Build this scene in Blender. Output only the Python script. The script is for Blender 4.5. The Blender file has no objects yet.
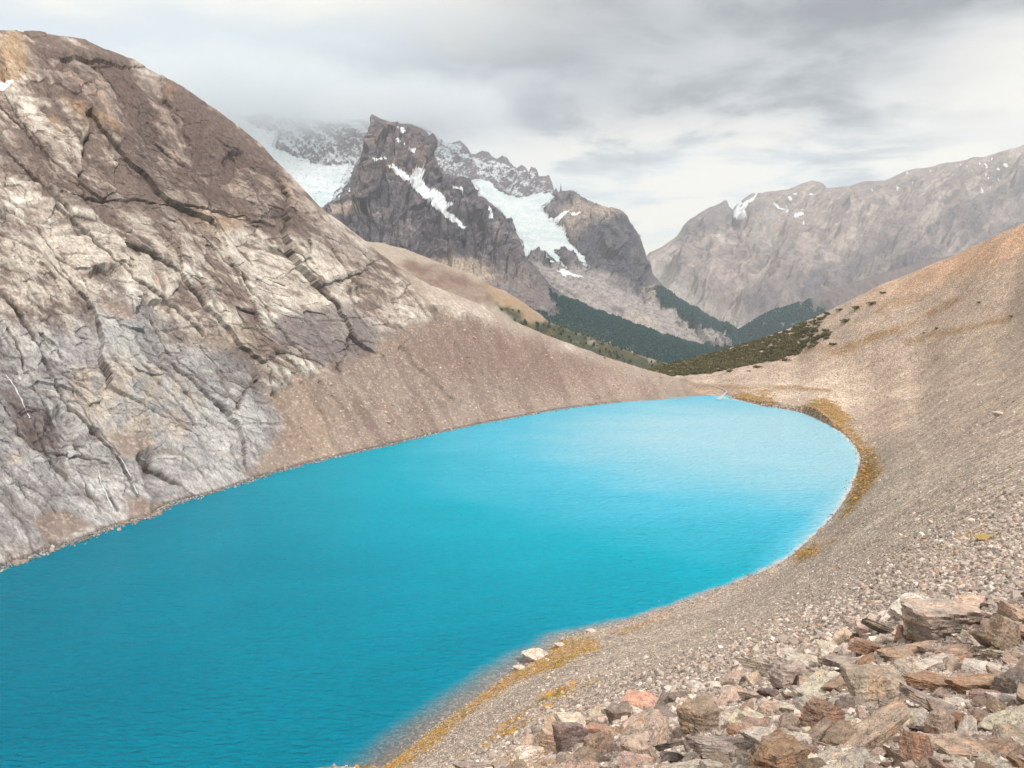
import bpy, bmesh, math, random
import numpy as np
from concurrent.futures import ThreadPoolExecutor
from mathutils import Matrix, Vector

random.seed(7)
RNG = np.random.default_rng(11)
C = bpy.context.scene.collection

# ------------------------------------------------------------------ camera model
H = 80.0                      # eye above the lake (metres)
F = 770.0                     # focal length in pixels of a 1024 px wide frame
P0 = math.atan(94.0 / F)      # downward pitch
CP, SP = math.cos(P0), math.sin(P0)


def un(u, v, D):
    """point seen in direction (u, v) at forward distance D"""
    u, v, D = np.broadcast_arrays(np.asarray(u, float), np.asarray(v, float), np.asarray(D, float))
    a = (u - 512.0) / F
    b = (384.0 - v) / F
    Y = CP + b * SP
    Z = -SP + b * CP
    return np.stack([a / Y * D, D, H + Z / Y * D], -1)


def lake_D(v):
    b = (384.0 - np.asarray(v, float)) / F
    return -H * (CP + b * SP) / (-SP + b * CP)


def proj(P):
    y, z = P[..., 1], P[..., 2] - H
    dep = y * CP - z * SP
    up = y * SP + z * CP
    return 512 + F * P[..., 0] / dep, 384 - F * up / dep


# ------------------------------------------------------------------ noise
_perm = np.random.default_rng(3).permutation(256).astype(np.int32)
_perm = np.concatenate([_perm, _perm, _perm])
_g = np.random.default_rng(4).normal(size=(256, 3))
_g = (_g / np.linalg.norm(_g, axis=1, keepdims=True)).astype(np.float32)


def _perlin(x, y, z):
    x = np.asarray(x, np.float32); y = np.asarray(y, np.float32); z = np.asarray(z, np.float32)
    x, y, z = np.broadcast_arrays(x, y, z)
    xi = np.floor(x); yi = np.floor(y); zi = np.floor(z)
    fx = x - xi; fy = y - yi; fz = z - zi
    xi = xi.astype(np.int32) & 255; yi = yi.astype(np.int32) & 255; zi = zi.astype(np.int32) & 255
    sx = fx * fx * fx * (fx * (fx * 6 - 15) + 10)
    sy = fy * fy * fy * (fy * (fy * 6 - 15) + 10)
    sz = fz * fz * fz * (fz * (fz * 6 - 15) + 10)
    out = 0
    for dx in (0, 1):
        wx = sx if dx else 1 - sx
        A = _perm[(xi + dx) & 255]
        for dy in (0, 1):
            wy = sy if dy else 1 - sy
            B = _perm[A + ((yi + dy) & 255)]
            for dz in (0, 1):
                wz = sz if dz else 1 - sz
                g = _g[_perm[B + ((zi + dz) & 255)]]
                out = out + wx * wy * wz * (g[..., 0] * (fx - dx) + g[..., 1] * (fy - dy) + g[..., 2] * (fz - dz))
    return out * 1.5


_pool = ThreadPoolExecutor(4)


def perlin(x, y, z):
    x, y, z = np.broadcast_arrays(np.asarray(x, np.float32), np.asarray(y, np.float32), np.asarray(z, np.float32))
    shp = x.shape
    if x.size < 40000: return _perlin(x, y, z)
    x = x.ravel(); y = y.ravel(); z = z.ravel(); n_ = 1 << 15
    jobs = [_pool.submit(_perlin, x[i:i + n_], y[i:i + n_], z[i:i + n_]) for i in range(0, x.size, n_)]
    return np.concatenate([j.result() for j in jobs]).reshape(shp)


def fbm(x, y, z, octv=4, gain=0.5, lac=2.03):
    s = 0; a = 1.0; f = 1.0; t = 0
    for k in range(octv):
        s = s + a * perlin(x * f + 17.3 * k, y * f - 9.1 * k, z * f + 4.7 * k)
        t += a; a *= gain; f *= lac
    return s / t


def ridged(x, y, z, octv=4, gain=0.5, lac=2.1):
    s = 0; a = 1.0; f = 1.0; t = 0
    for k in range(octv):
        s = s + a * (1 - 2 * np.abs(perlin(x * f + 11.3 * k, y * f - 5.1 * k, z * f + 3.7 * k)))
        t += a; a *= gain; f *= lac
    return s / t


def voro(x, y, seed=0):
    """broken-rock cells: per-cell random numbers (3), offset from the cell centre, distance to the next cell"""
    x = np.asarray(x, np.float32); y = np.asarray(y, np.float32)
    xi = np.floor(x).astype(np.int32); yi = np.floor(y).astype(np.int32)
    d1 = np.full(x.shape, 9, np.float32); d2 = d1.copy(); k1 = np.zeros(x.shape, np.int32); ox = np.zeros_like(d1); oy = np.zeros_like(d1)
    for a in (-1, 0, 1):
        for b in (-1, 0, 1):
            k = _perm[(_perm[(xi + a + seed * 31) & 255] + yi + b) & 255]
            px = (xi + a) + .5 + .9 * (_perm[k + 57] / 255.0 - .5) - x; py = (yi + b) + .5 + .9 * (_perm[k + 131] / 255.0 - .5) - y
            d = px * px + py * py
            m = d < d1
            d2 = np.where(m, d1, np.minimum(d2, d)); d1 = np.where(m, d, d1); k1 = np.where(m, k, k1); ox = np.where(m, -px, ox); oy = np.where(m, -py, oy)
    r = [_perm[k1 + q] / 255.0 - .5 for q in (11, 83, 199)]
    return r, ox, oy, np.sqrt(d2) - np.sqrt(d1)


def facets(x, y, seed, amp, tilt):
    r, ox, oy, e = voro(x, y, seed)
    return amp * r[0] + tilt * (r[1] * ox + r[2] * oy) * 2, r, e


def sst(a, b, x):
    t = np.clip((x - a) / (b - a), 0, 1)
    return t * t * (3 - 2 * t)


def poly_mask(u, v, poly, soft=4.0):
    """1 inside a polygon, soft edge; u, v flat arrays"""
    poly = np.asarray(poly, float)
    out = np.zeros(u.shape, np.float32)
    lo = poly.min(0) - soft; hi = poly.max(0) + soft
    box = (u > lo[0]) & (u < hi[0]) & (v > lo[1]) & (v < hi[1])
    if not box.any():
        return out
    x = u[box]; y = v[box]
    ins = np.zeros(x.shape, bool); d2 = np.full(x.shape, 1e12)
    n = len(poly)
    for i in range(n):
        x0, y0 = poly[i]; x1, y1 = poly[(i + 1) % n]
        c = ((y0 > y) != (y1 > y))
        if y1 != y0:
            ins ^= c & (x < (x1 - x0) * (y - y0) / (y1 - y0) + x0)
        ex, ey = x1 - x0, y1 - y0
        t = np.clip(((x - x0) * ex + (y - y0) * ey) / max(ex * ex + ey * ey, 1e-9), 0, 1)
        d2 = np.minimum(d2, (x - x0 - t * ex) ** 2 + (y - y0 - t * ey) ** 2)
    d = np.sqrt(d2) * np.where(ins, 1, -1)
    out[box] = sst(-soft, soft, d)
    return out


def line_dist(u, v, pts, reach=30):
    pts = np.asarray(pts, float)
    out = np.full(u.shape, 1e3, np.float32)
    lo = pts.min(0) - reach; hi = pts.max(0) + reach
    box = (u > lo[0]) & (u < hi[0]) & (v > lo[1]) & (v < hi[1])
    if not box.any():
        return out
    x = u[box]; y = v[box]; d2 = np.full(x.shape, 1e6)
    for i in range(len(pts) - 1):
        x0, y0 = pts[i]; x1, y1 = pts[i + 1]
        ex, ey = x1 - x0, y1 - y0
        t = np.clip(((x - x0) * ex + (y - y0) * ey) / max(ex * ex + ey * ey, 1e-9), 0, 1)
        d2 = np.minimum(d2, (x - x0 - t * ex) ** 2 + (y - y0 - t * ey) ** 2)
    out[box] = np.sqrt(d2)
    return out


# ------------------------------------------------------------------ mesh helpers
def tag(o, label=None, cat=None, group=None, kind=None):
    if label: o['label'] = label
    if cat: o['category'] = cat
    if group: o['group'] = group
    if kind: o['kind'] = kind
    return o


def raw_mesh(name, co, faces, smooth=True, attrs=None, cols=None):
    """co (N,3), faces (M,k) with constant k"""
    me = bpy.data.meshes.new(name)
    co = np.ascontiguousarray(co, np.float32); faces = np.ascontiguousarray(faces, np.int32)
    k = faces.shape[1]
    me.vertices.add(len(co)); me.vertices.foreach_set('co', co.ravel())
    me.loops.add(faces.size); me.loops.foreach_set('vertex_index', faces.ravel())
    me.polygons.add(len(faces))
    me.polygons.foreach_set('loop_start', np.arange(0, faces.size, k, dtype=np.int32))
    me.polygons.foreach_set('loop_total', np.full(len(faces), k, np.int32))
    me.polygons.foreach_set('use_smooth', np.full(len(faces), smooth, bool))
    for n, a in (attrs or {}).items():
        at = me.attributes.new(n, 'FLOAT', 'POINT')
        at.data.foreach_set('value', np.ascontiguousarray(a, np.float32).ravel())
    for n, a in (cols or {}).items():
        at = me.color_attributes.new(n, 'FLOAT_COLOR', 'POINT')
        a4 = np.ones((len(co), 4), np.float32); a4[:, :3] = a
        at.data.foreach_set('color', a4.ravel())
    me.update(); me.validate()
    return me


def link(name, me, mat=None, parent=None):
    o = bpy.data.objects.new(name, me); C.objects.link(o)
    if mat is not None:
        me.materials.clear(); me.materials.append(mat)
    if parent: o.parent = parent
    return o


def grid_faces(nr, nc):
    i = np.arange(nr * nc, dtype=np.int32).reshape(nr, nc)
    return np.stack([i[:-1, :-1], i[:-1, 1:], i[1:, 1:], i[1:, :-1]], -1).reshape(-1, 4)


def normals(P):
    du = np.gradient(P, axis=1); dv = np.gradient(P, axis=0)
    n = np.cross(du, dv)
    return n / np.maximum(np.linalg.norm(n, axis=-1, keepdims=True), 1e-9)


def drape(name, P, keep, off, attrs=None, cols=None, mat=None, smooth=True):
    """a sheet of its own lying on part of a grid surface P; keep = vertex mask"""
    nr, nc = keep.shape
    f = grid_faces(nr, nc)
    k = keep.ravel()
    f = f[k[f].sum(1) >= 3]
    used = np.unique(f); mp = np.full(nr * nc, -1, np.int32); mp[used] = np.arange(len(used))
    Q = (P + normals(P) * off[..., None]).reshape(-1, 3)[used]
    a = {n: x.ravel()[used] for n, x in (attrs or {}).items()}
    c = {n: x.reshape(-1, 3)[used] for n, x in (cols or {}).items()}
    return link(name, raw_mesh(name, Q, mp[f], smooth, a, c), mat)


def smooth_rows(P, n):
    for _ in range(n):
        Q = P.copy()
        Q[1:-1] = 0.25 * P[:-2] + 0.5 * P[1:-1] + 0.25 * P[2:]
        P = Q
    return P


class Sheet:
    """a land surface lofted through feature lines; every line is [(u, v, D), ...] at its own real distance"""
    def __init__(s, u0, u1, du, rows, dv=1.0, foot=None, back=((60, 30), (200, 140), (500, 420)), sm=6):
        U = np.arange(u0, u1 + du, du)
        R = []
        for r in rows:
            r = np.asarray(r, float)
            v = np.interp(U, r[:, 0], r[:, 1]); D = np.interp(U, r[:, 0], r[:, 2])
            R.append((v, D))
        Ps = [un(U, v, D) for v, D in R]
        Vs = [v for v, D in R]
        P = []; V = []
        if foot is not None:
            lo = Ps[0].copy(); lo[:, 2] -= foot[1]
            dr = lo[:, :2] / np.linalg.norm(lo[:, :2], axis=1, keepdims=True)
            lo[:, :2] -= dr * foot[0]
            Ps.insert(0, lo); Vs.insert(0, Vs[0] + 12)
        for k in range(len(Ps) - 1):
            n = max(6, int(np.ceil(np.abs(Vs[k + 1] - Vs[k]).max() / dv)))
            t = np.linspace(0, 1, n, endpoint=False)[:, None]
            P.append(Ps[k][None] * (1 - t[..., None]) + Ps[k + 1][None] * t[..., None])
            V.append(Vs[k][None] * (1 - t) + Vs[k + 1][None] * t)
        P.append(Ps[-1][None]); V.append(Vs[-1][None])
        P = np.concatenate(P); V = np.concatenate(V)
        s.top = len(P) - 1
        P[:-1] = smooth_rows(P, sm)[:-1]
        sky = P[-1]; dr = sky[:, :2] / np.linalg.norm(sky[:, :2], axis=1, keepdims=True)
        prev = np.zeros(2)
        for w, d in back:
            n = 8
            for t in np.linspace(0, 1, n + 1)[1:]:
                q = sky.copy(); ww = prev[0] + (w - prev[0]) * t; dd = prev[1] + (d - prev[1]) * t
                q[:, :2] += dr * ww; q[:, 2] -= dd
                P = np.concatenate([P, q[None]]); V = np.concatenate([V, V[-1:]])
            prev = np.array([w, d], float)
        s.P = P; s.V = V; s.U = np.broadcast_to(U[None], V.shape).copy()
        s.N = normals(P)

    def displace(s, h, w=1.0):
        h = (h - h[:s.top].mean()) * w
        s.P = s.P + s.N * h[..., None]
        u2, v2 = proj(s.P)
        k = s.top + 1
        s.U[:k] = u2[:k]; s.V[:k] = v2[:k]

    def build(s, name, mat, col=None, attrs=None, smooth=True):
        me = raw_mesh(name, s.P.reshape(-1, 3), grid_faces(*s.V.shape), smooth,
                      {n: a.ravel() for n, a in (attrs or {}).items()},
                      {'albedo': col.reshape(-1, 3)} if col is not None else None)
        return link(name, me, mat)


def mixc(col, c, m):
    m = np.clip(m, 0, 1)[..., None]
    return col * (1 - m) + np.asarray(c, float) * m


# ------------------------------------------------------------------ node helper
class NT:
    def __init__(s, nt):
        s.nt = nt

    def n(s, typ, ins=None, **kw):
        nd = s.nt.nodes.new(typ)
        for k, v in kw.items():
            setattr(nd, k, v)
        for k, v in (ins or {}).items():
            sock = nd.inputs[k]
            if hasattr(v, 'is_output') or isinstance(v, bpy.types.NodeSocket):
                s.nt.links.new(v, sock)
            else:
                sock.default_value = v
        return nd

    def m(s, op, a, b=0.0, c=None, clamp=False):
        ins = {0: a, 1: b}
        if c is not None: ins[2] = c
        return s.n('ShaderNodeMath', ins, operation=op, use_clamp=clamp).outputs[0]

    def mix(s, f, a, b, blend='MIX'):
        nd = s.n('ShaderNodeMix', None, data_type='RGBA', blend_type=blend)
        for k, v in ((0, f), (6, a), (7, b)):
            if isinstance(v, bpy.types.NodeSocket): s.nt.links.new(v, nd.inputs[k])
            else: nd.inputs[k].default_value = v
        return nd.outputs[2]

    def ramp(s, f, a, b, lo=0.0, hi=1.0):
        return s.n('ShaderNodeMapRange', {0: f, 1: a, 2: b, 3: lo, 4: hi}, interpolation_type='SMOOTHSTEP').outputs[0]

    def noise(s, vec, scale, detail=4, rough=0.6, out=0, dist=0.0):
        return s.n('ShaderNodeTexNoise', {'Vector': vec, 'Scale': scale, 'Detail': detail, 'Roughness': rough, 'Distortion': dist}).outputs[out]

    def link(s, a, b):
        s.nt.links.new(a, b)


def new_mat(name):
    m = bpy.data.materials.new(name); m.use_nodes = True
    m.node_tree.nodes.clear()
    return m, NT(m.node_tree)


def finish(t, col, rough=0.9, bump=None, strength=0.5, dist=1.0, spec=0.2):
    ins = {'Base Color': col, 'Roughness': rough, 'Specular IOR Level': spec}
    if bump is not None:
        b = t.n('ShaderNodeBump', {'Height': bump, 'Strength': strength, 'Distance': dist})
        ins['Normal'] = b.outputs[0]
    p = t.n('ShaderNodeBsdfPrincipled', ins)
    o = t.n('ShaderNodeOutputMaterial', {'Surface': p.outputs[0]})
    return p


def rock_mat(name, size, contrast=0.5, bump=0.6, attr='albedo', stretch=(1, 1, 1), warmth=.12):
    """rock face: vertex rock colour broken up by grain, veins and joints; size = metres of the biggest grain"""
    m, t = new_mat(name)
    at = t.n('ShaderNodeAttribute', attribute_name=attr).outputs['Color']
    co = t.n('ShaderNodeTexCoord').outputs['Object']
    mp = t.n('ShaderNodeMapping', {'Vector': co, 'Scale': stretch}).outputs[0]
    n1 = t.noise(mp, 1.0 / size, 8, 0.68, dist=0.4)
    n2 = t.noise(mp, 4.5 / size, 6, 0.7)
    v = t.n('ShaderNodeTexVoronoi', {'Vector': mp, 'Scale': 2.2 / size}, feature='DISTANCE_TO_EDGE').outputs[0]
    joint = t.ramp(v, 0.0, 0.05)
    k1 = t.m('MULTIPLY_ADD', t.m('SUBTRACT', n1, 0.5), 2.6 * contrast, 1.0)
    k2 = t.m('MULTIPLY_ADD', t.m('SUBTRACT', n2, 0.5), 1.8 * contrast, 1.0)
    k = t.m('MULTIPLY', t.m('MULTIPLY', k1, k2), t.m('MULTIPLY_ADD', joint, 0.18, 0.82))
    k = t.m('MAXIMUM', k, 0.12)
    g = t.n('ShaderNodeCombineColor', {0: k, 1: k, 2: k}).outputs[0]
    col = t.mix(1.0, at, g, 'MULTIPLY')
    warm = t.ramp(t.noise(co, 0.6 / size, 5, 0.65), 0.52, 0.7)
    col = t.mix(t.m('MULTIPLY', warm, warmth), col, t.mix(1.0, col, (1.12, 0.92, 0.74, 1), 'MULTIPLY'))
    h = t.m('ADD', t.m('MULTIPLY', n1, 1.0), t.m('ADD', t.m('MULTIPLY', n2, 0.4), t.m('MULTIPLY', joint, 0.12)))
    finish(t, col, 0.92, h, bump, size * 0.5)
    return m


def gravel_mat(name, cells=(0.9, 0.28), contrast=0.8):
    """scree: stones of two sizes, each its own tint, over the vertex ground colour"""
    m, t = new_mat(name)
    at = t.n('ShaderNodeAttribute', attribute_name='albedo').outputs['Color']
    co = t.n('ShaderNodeTexCoord').outputs['Object']
    col = at; hs = []
    for c, w in zip(cells, (1.0, 0.8)):
        vn = t.n('ShaderNodeTexVoronoi', {'Vector': co, 'Scale': 1.0 / c, 'Randomness': 1.0})
        rnd = t.n('ShaderNodeSeparateColor', {0: vn.outputs['Color']})
        b = t.m('POWER', rnd.outputs[0], 1.6)
        kk = t.m('MULTIPLY_ADD', b, contrast * w, 1.0 - contrast * w * 0.42)
        dd = t.ramp(vn.outputs['Distance'], 0.55, 0.15, 0.72, 1.05)
        kk = t.m('MULTIPLY', kk, dd)
        g = t.n('ShaderNodeCombineColor', {0: kk, 1: t.m('MULTIPLY', kk, t.m('MULTIPLY_ADD', rnd.outputs[1], -0.10, 1.03)), 2: t.m('MULTIPLY', kk, t.m('MULTIPLY_ADD', rnd.outputs[1], -0.18, 1.04))}).outputs[0]
        col = t.mix(1.0, col, g, 'MULTIPLY')
        hs.append(t.m('MULTIPLY', t.m('SUBTRACT', 1.0, vn.outputs['Distance']), w))
    n = t.noise(co, 0.05, 7, 0.62)
    kn = t.m('MULTIPLY_ADD', t.m('SUBTRACT', n, 0.5), 1.1, 1.0)
    col = t.mix(1.0, col, t.n('ShaderNodeCombineColor', {0: kn, 1: kn, 2: kn}).outputs[0], 'MULTIPLY')
    h = t.m('ADD', hs[0], t.m('MULTIPLY', hs[1], 0.4))
    finish(t, col, 0.95, h, 0.9, 0.35)
    return m


def plain_mat(name, col, rough=0.8, nscale=1.0, var=0.3, bump=0.3, bdist=0.2, spec=0.2, attr=None, detail=6):
    m, t = new_mat(name)
    co = t.n('ShaderNodeTexCoord').outputs['Object']
    base = t.n('ShaderNodeAttribute', attribute_name=attr).outputs['Color'] if attr else None
    n = t.noise(co, nscale, detail, 0.65)
    k = t.m('MULTIPLY_ADD', t.m('SUBTRACT', n, 0.5), 2.5 * var, 1.0)
    g = t.n('ShaderNodeCombineColor', {0: k, 1: k, 2: k}).outputs[0]
    c = t.mix(1.0, base if attr else (*col, 1), g, 'MULTIPLY')
    finish(t, c, rough, n, bump, bdist, spec)
    return m


# =================================================================== THE LAKE SHORE AND NEAR SLOPE
shore_near = [(200, 915), (300, 832), (380, 768), (430, 730), (480, 694), (520, 666), (545, 652), (560, 641), (600, 629), (660, 611), (720, 589),
              (760, 573), (790, 557), (830, 521), (852, 488), (861, 462), (856, 446), (840, 431), (810, 415), (785, 409), (760, 405), (740, 400), (722, 397)]
shore_left = [(-420, 735), (-150, 630), (0, 568), (60, 546), (100, 531), (150, 516), (160, 508), (220, 490), (300, 465), (380, 447),
              (450, 430), (500, 420), (560, 409), (620, 402), (680, 399), (722, 397)]
W_near = np.array([un(u, v, lake_D(v)) for u, v in shore_near])
W_left = np.array([un(u, v, lake_D(v)) for u, v in shore_left])

ctrl = []
for p in W_near: ctrl.append(p)
# lake bed: inside the water
cen = np.array([40.0, 330.0, 0])
for p in W_near[1::2]:
    d = cen - p; L = np.linalg.norm(d)
    q = p + d / L * min(25, 0.3 * L); q[2] = -5.0; ctrl.append(q)
for u, v in [(500, 520), (350, 560), (650, 470), (200, 620), (600, 560), (100, 700), (750, 480), (250, 760)]:
    q = un(u, v, lake_D(v)); q[2] = -14; ctrl.append(q)
sky_B = [(640, 371, 820), (680, 362, 840), (720, 351, 850), (760, 339, 840), (800, 324, 820), (850, 300, 770), (880, 285, 735),
         (930, 265, 700), (970, 248, 670), (1000, 233, 640), (1024, 223, 620), (1150, 165, 560), (1300, 95, 500)]
for u, v, D in [
    (1024, 768, 6.2), (1024, 680, 11), (1024, 590, 24), (1024, 540, 40), (1024, 500, 62), (1024, 470, 85), (1024, 450, 110), (1024, 430, 145), (1024, 400, 215), (1024, 375, 300), (1024, 350, 380), (1024, 325, 450), (1024, 300, 505), (1024, 260, 570),
    (960, 500, 85), (960, 450, 190), (960, 430, 250), (960, 400, 340), (960, 375, 430), (960, 350, 500), (960, 325, 550), (960, 300, 595), (960, 275, 640),
    (900, 768, 6.0), (900, 690, 11.5), (900, 610, 29), (900, 560, 62), (900, 520, 110), (900, 490, 170), (900, 465, 250), (900, 450, 310), (900, 430, 400), (900, 400, 500), (900, 375, 560), (900, 350, 610), (900, 310, 670),
    (880, 470, 300), (870, 490, 235), (860, 515, 175), (850, 540, 130), (780, 768, 5.8), (780, 700, 15), (780, 650, 34), (780, 610, 85),
    (700, 700, 24), (700, 650, 62), (650, 720, 24), (650, 660, 78), (600, 740, 24), (600, 690, 62), (560, 768, 20), (560, 720, 48), (560, 680, 90),
    (500, 768, 34), (500, 730, 70), (440, 768, 75),
    (830, 400, 540), (830, 385, 600), (830, 370, 645), (830, 335, 715), (800, 392, 590), (800, 375, 655), (800, 360, 710), (800, 342, 760), (760, 385, 640), (760, 370, 710), (760, 355, 780),
    (720, 385, 640), (700, 385, 640), (700, 372, 720), (660, 380, 690), (1150, 500, 50), (1150, 450, 80), (1150, 400, 150), (1150, 350, 270), (1150, 300, 370), (1150, 230, 470), (1150, 768, 5.2), (1150, 620, 14),
]: ctrl.append(un(u, v, D))
for u, v, D in sky_B:
    p = un(u, v, D); ctrl.append(p)
    for k, d in ((1.12, 0.10), (1.5, 0.42)):
        q = p.copy(); q[:2] *= k; q[2] = p[2] - d * np.linalg.norm(p[:2]) * (1 if u < 900 else 0.7); ctrl.append(q)
# left of the outlet the slope dives under the talus of the opposite mountain
for u, v, D in [(600, 385, 640), (560, 395, 600), (450, 420, 470), (300, 455, 380), (100, 520, 290), (-100, 600, 230), (-250, 680, 200)]:
    q = un(u, v, D); q[2] = -22; ctrl.append(q)
    q = un(u, v, D * 1.3); q[2] = -40; ctrl.append(q)
for x, y, z in [(0, 0.9, 78.1), (-1.5, 1.5, 77.1), (1.5, 1.2, 78.3), (-3, 4, 74.5), (3, 3, 77.2), (0, 4, 76.4), (-12, 12, 66), (-30, 40, 44), (-10, 30, 59), (-25, 80, 25), (-60, 60, 20), (-60, 90, -2), (-110, 110, -14)]:
    ctrl.append(np.array([x, y, z], float))
ctrl = np.array(ctrl)
K_AZ = 4.0


def feat(x, y):
    return np.stack([np.arctan2(x, y) * K_AZ, np.log(np.hypot(x, y))], -1)


cx = feat(ctrl[:, 0], ctrl[:, 1]); cr = np.hypot(ctrl[:, 0], ctrl[:, 1])
cval = (ctrl[:, 2] - H) / cr


def tps(d2):
    return np.where(d2 > 1e-12, 0.5 * d2 * np.log(np.maximum(d2, 1e-12)), 0)


n = len(cx)
Km = tps(((cx[:, None] - cx[None]) ** 2).sum(-1)) + np.eye(n) * 4e-3
Pm = np.concatenate([np.ones((n, 1)), cx], 1)
Am = np.block([[Km, Pm], [Pm.T, np.zeros((3, 3))]])
sol = np.linalg.solve(Am, np.concatenate([cval, np.zeros(3)]))

AZ = np.radians(np.linspace(-52, 50, 1150))
LR = np.linspace(math.log(1.0), math.log(1250), 1150)


def rbf_grid(az, lr):
    A, L = np.meshgrid(az * K_AZ, lr)
    out = sol[n] + sol[n + 1] * A + sol[n + 2] * L
    for i in range(n):
        out += sol[i] * tps((A - cx[i, 0]) ** 2 + (L - cx[i, 1]) ** 2)
    return out


ca = np.radians(np.linspace(-52, 50, 260)); cl = np.linspace(LR[0], LR[-1], 250)
coarse = rbf_grid(ca, cl)


def up2(Cg, ca, cl, az, lr):
    # cubic (Catmull-Rom) upsampling of the coarse solution
    def w(x, n_):
        i = np.clip(np.floor(x).astype(int), 1, n_ - 3); f = x - i
        ws = np.stack([-.5 * f + f * f - .5 * f ** 3, 1 - 2.5 * f * f + 1.5 * f ** 3, .5 * f + 2 * f * f - 1.5 * f ** 3, -.5 * f * f + .5 * f ** 3], -1)
        return i, ws
    ia, wa = w((az - ca[0]) / (ca[1] - ca[0]), len(ca))
    il, wl = w((lr - cl[0]) / (cl[1] - cl[0]), len(cl))
    t = sum(Cg[:, ia + k - 1] * wa[None, :, k] for k in range(4))
    return sum(t[il + k - 1, :] * wl[:, k][:, None] for k in range(4))


TE = up2(coarse, ca, cl, AZ, LR)
R_ = np.exp(LR)[:, None]
BX = R_ * np.sin(AZ)[None]; BY = R_ * np.cos(AZ)[None]; BZ = H + TE * R_
BU, BV = proj(np.stack([BX, BY, BZ], -1))
# ground roughness, calmer at the waterline
calm = 0.12 + 0.88 * sst(0.5, 9, np.abs(BZ))
far = sst(60, 300, R_)
rough = 2.2 * fbm(BX / 70, BY / 70, 0 * BX, 3) * far + 0.6 * ridged(BX / 40, BY / 60, 0 * BX + 3, 2) * far
rough += 0.28 * fbm(BX / 9, BY / 9, 0 * BX + 9, 2) * sst(4, 30, R_) * sst(420, 200, R_) + 0.12 * fbm(BX / 1.6, BY / 1.6, 0 * BX + 2, 3) * sst(60, 25, R_)
BZ = BZ + rough * calm
# the hill crest: bring the highest line of sight of every bearing onto the crest line, and fall away behind it
su = np.array([p[0] for p in sky_B], float); sv = np.array([p[1] for p in sky_B], float); sd_ = np.array([p[2] for p in sky_B], float)
W_sky = un(su, sv, sd_); s_az = np.arctan2(W_sky[:, 0], W_sky[:, 1]); s_r = np.hypot(W_sky[:, 0], W_sky[:, 1]); s_te = (W_sky[:, 2] - H) / s_r
az_te = np.interp(AZ, s_az, s_te); az_r = np.interp(AZ, s_az, s_r)
on = sst(s_az[0] - .02, s_az[0] + .02, AZ)
TE = (BZ - H) / R_
lr_ = np.log(R_ / az_r[None])
hump = sst(-1.35, 0.0, lr_)
for _ in range(3):
    mx_ = np.where((lr_ > -.9) & (lr_ < .02), TE, -9).max(0)
    dlt = np.convolve(np.pad(az_te - mx_, 18, mode='edge'), np.hanning(39)[1:-1] / np.hanning(39).sum(), mode='valid')
    TE = TE + dlt[None] * hump * on[None]
lim = az_te[None] - .32 * np.maximum(R_ - az_r[None], 0) / R_ + .004 * np.minimum(0, lr_)
TE = np.where((lr_ > -.25) & (on[None] > .5), np.minimum(TE, lim), TE)
BZ = H + TE * R_


def catmull(p, k):
    p = np.asarray(p, float); q = np.concatenate([[2 * p[0] - p[1]], p, [2 * p[-1] - p[-2]]]); out = []
    for i in range(1, len(q) - 2):
        for t_ in np.linspace(0, 1, k, endpoint=False):
            a_, b_, c_, d_ = q[i - 1], q[i], q[i + 1], q[i + 2]
            out.append(.5 * (2 * b_ + (c_ - a_) * t_ + (2 * a_ - 5 * b_ + 4 * c_ - d_) * t_ ** 2 + (3 * b_ - 3 * c_ + d_ - a_) * t_ ** 3))
    return np.array(out + [p[-1]])


SHO = catmull(shore_near, 4)
SHO = np.array([un(a_, b_, lake_D(b_)) for a_, b_ in SHO])
ring = np.concatenate([SHO[:, :2], W_left[::-1, :2][1:], [[-420, 120], [-420, 60], [-90, 60]]])
q_ = np.broadcast_to((R_ > 85) & (R_ < 720), BX.shape) & (BX > -300) & (BX < 260) & (BY < 680)
qx = BX[q_]; qy = BY[q_]; qz = BZ[q_]
d_b = line_dist(qx, qy, SHO[:, :2], 60); d_b += 1.1 * fbm(qx / 7, qy / 7, 0 * qx, 3) * 2
ins_ = poly_mask(qx, qy, ring, .01) > .5
d_l = line_dist(qx, qy, W_left[:, :2], 200)
mine = (~ins_) & (d_b < 45) & (d_l > d_b + 3)
qz = np.where(ins_, np.minimum(qz, -.05 - .10 * np.minimum(d_b, 60)), qz)
qz = np.where(mine, np.maximum(qz, .04 + .055 * d_b), qz)
BZ[q_] = qz
BP = np.stack([BX, BY, BZ], -1)
BU, BV = proj(BP)


def ground(x, y):
    """height of the near slope"""
    a = np.clip((np.arctan2(x, y) - AZ[0]) / (AZ[1] - AZ[0]), 0, len(AZ) - 1.001)
    l = np.clip((np.log(np.hypot(x, y)) - LR[0]) / (LR[1] - LR[0]), 0, len(LR) - 1.001)
    i = a.astype(int); j = l.astype(int); fa = a - i; fl = l - j
    return (BZ[j, i] * (1 - fa) + BZ[j, i + 1] * fa) * (1 - fl) + (BZ[j + 1, i] * (1 - fa) + BZ[j + 1, i + 1] * fa) * fl


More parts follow.
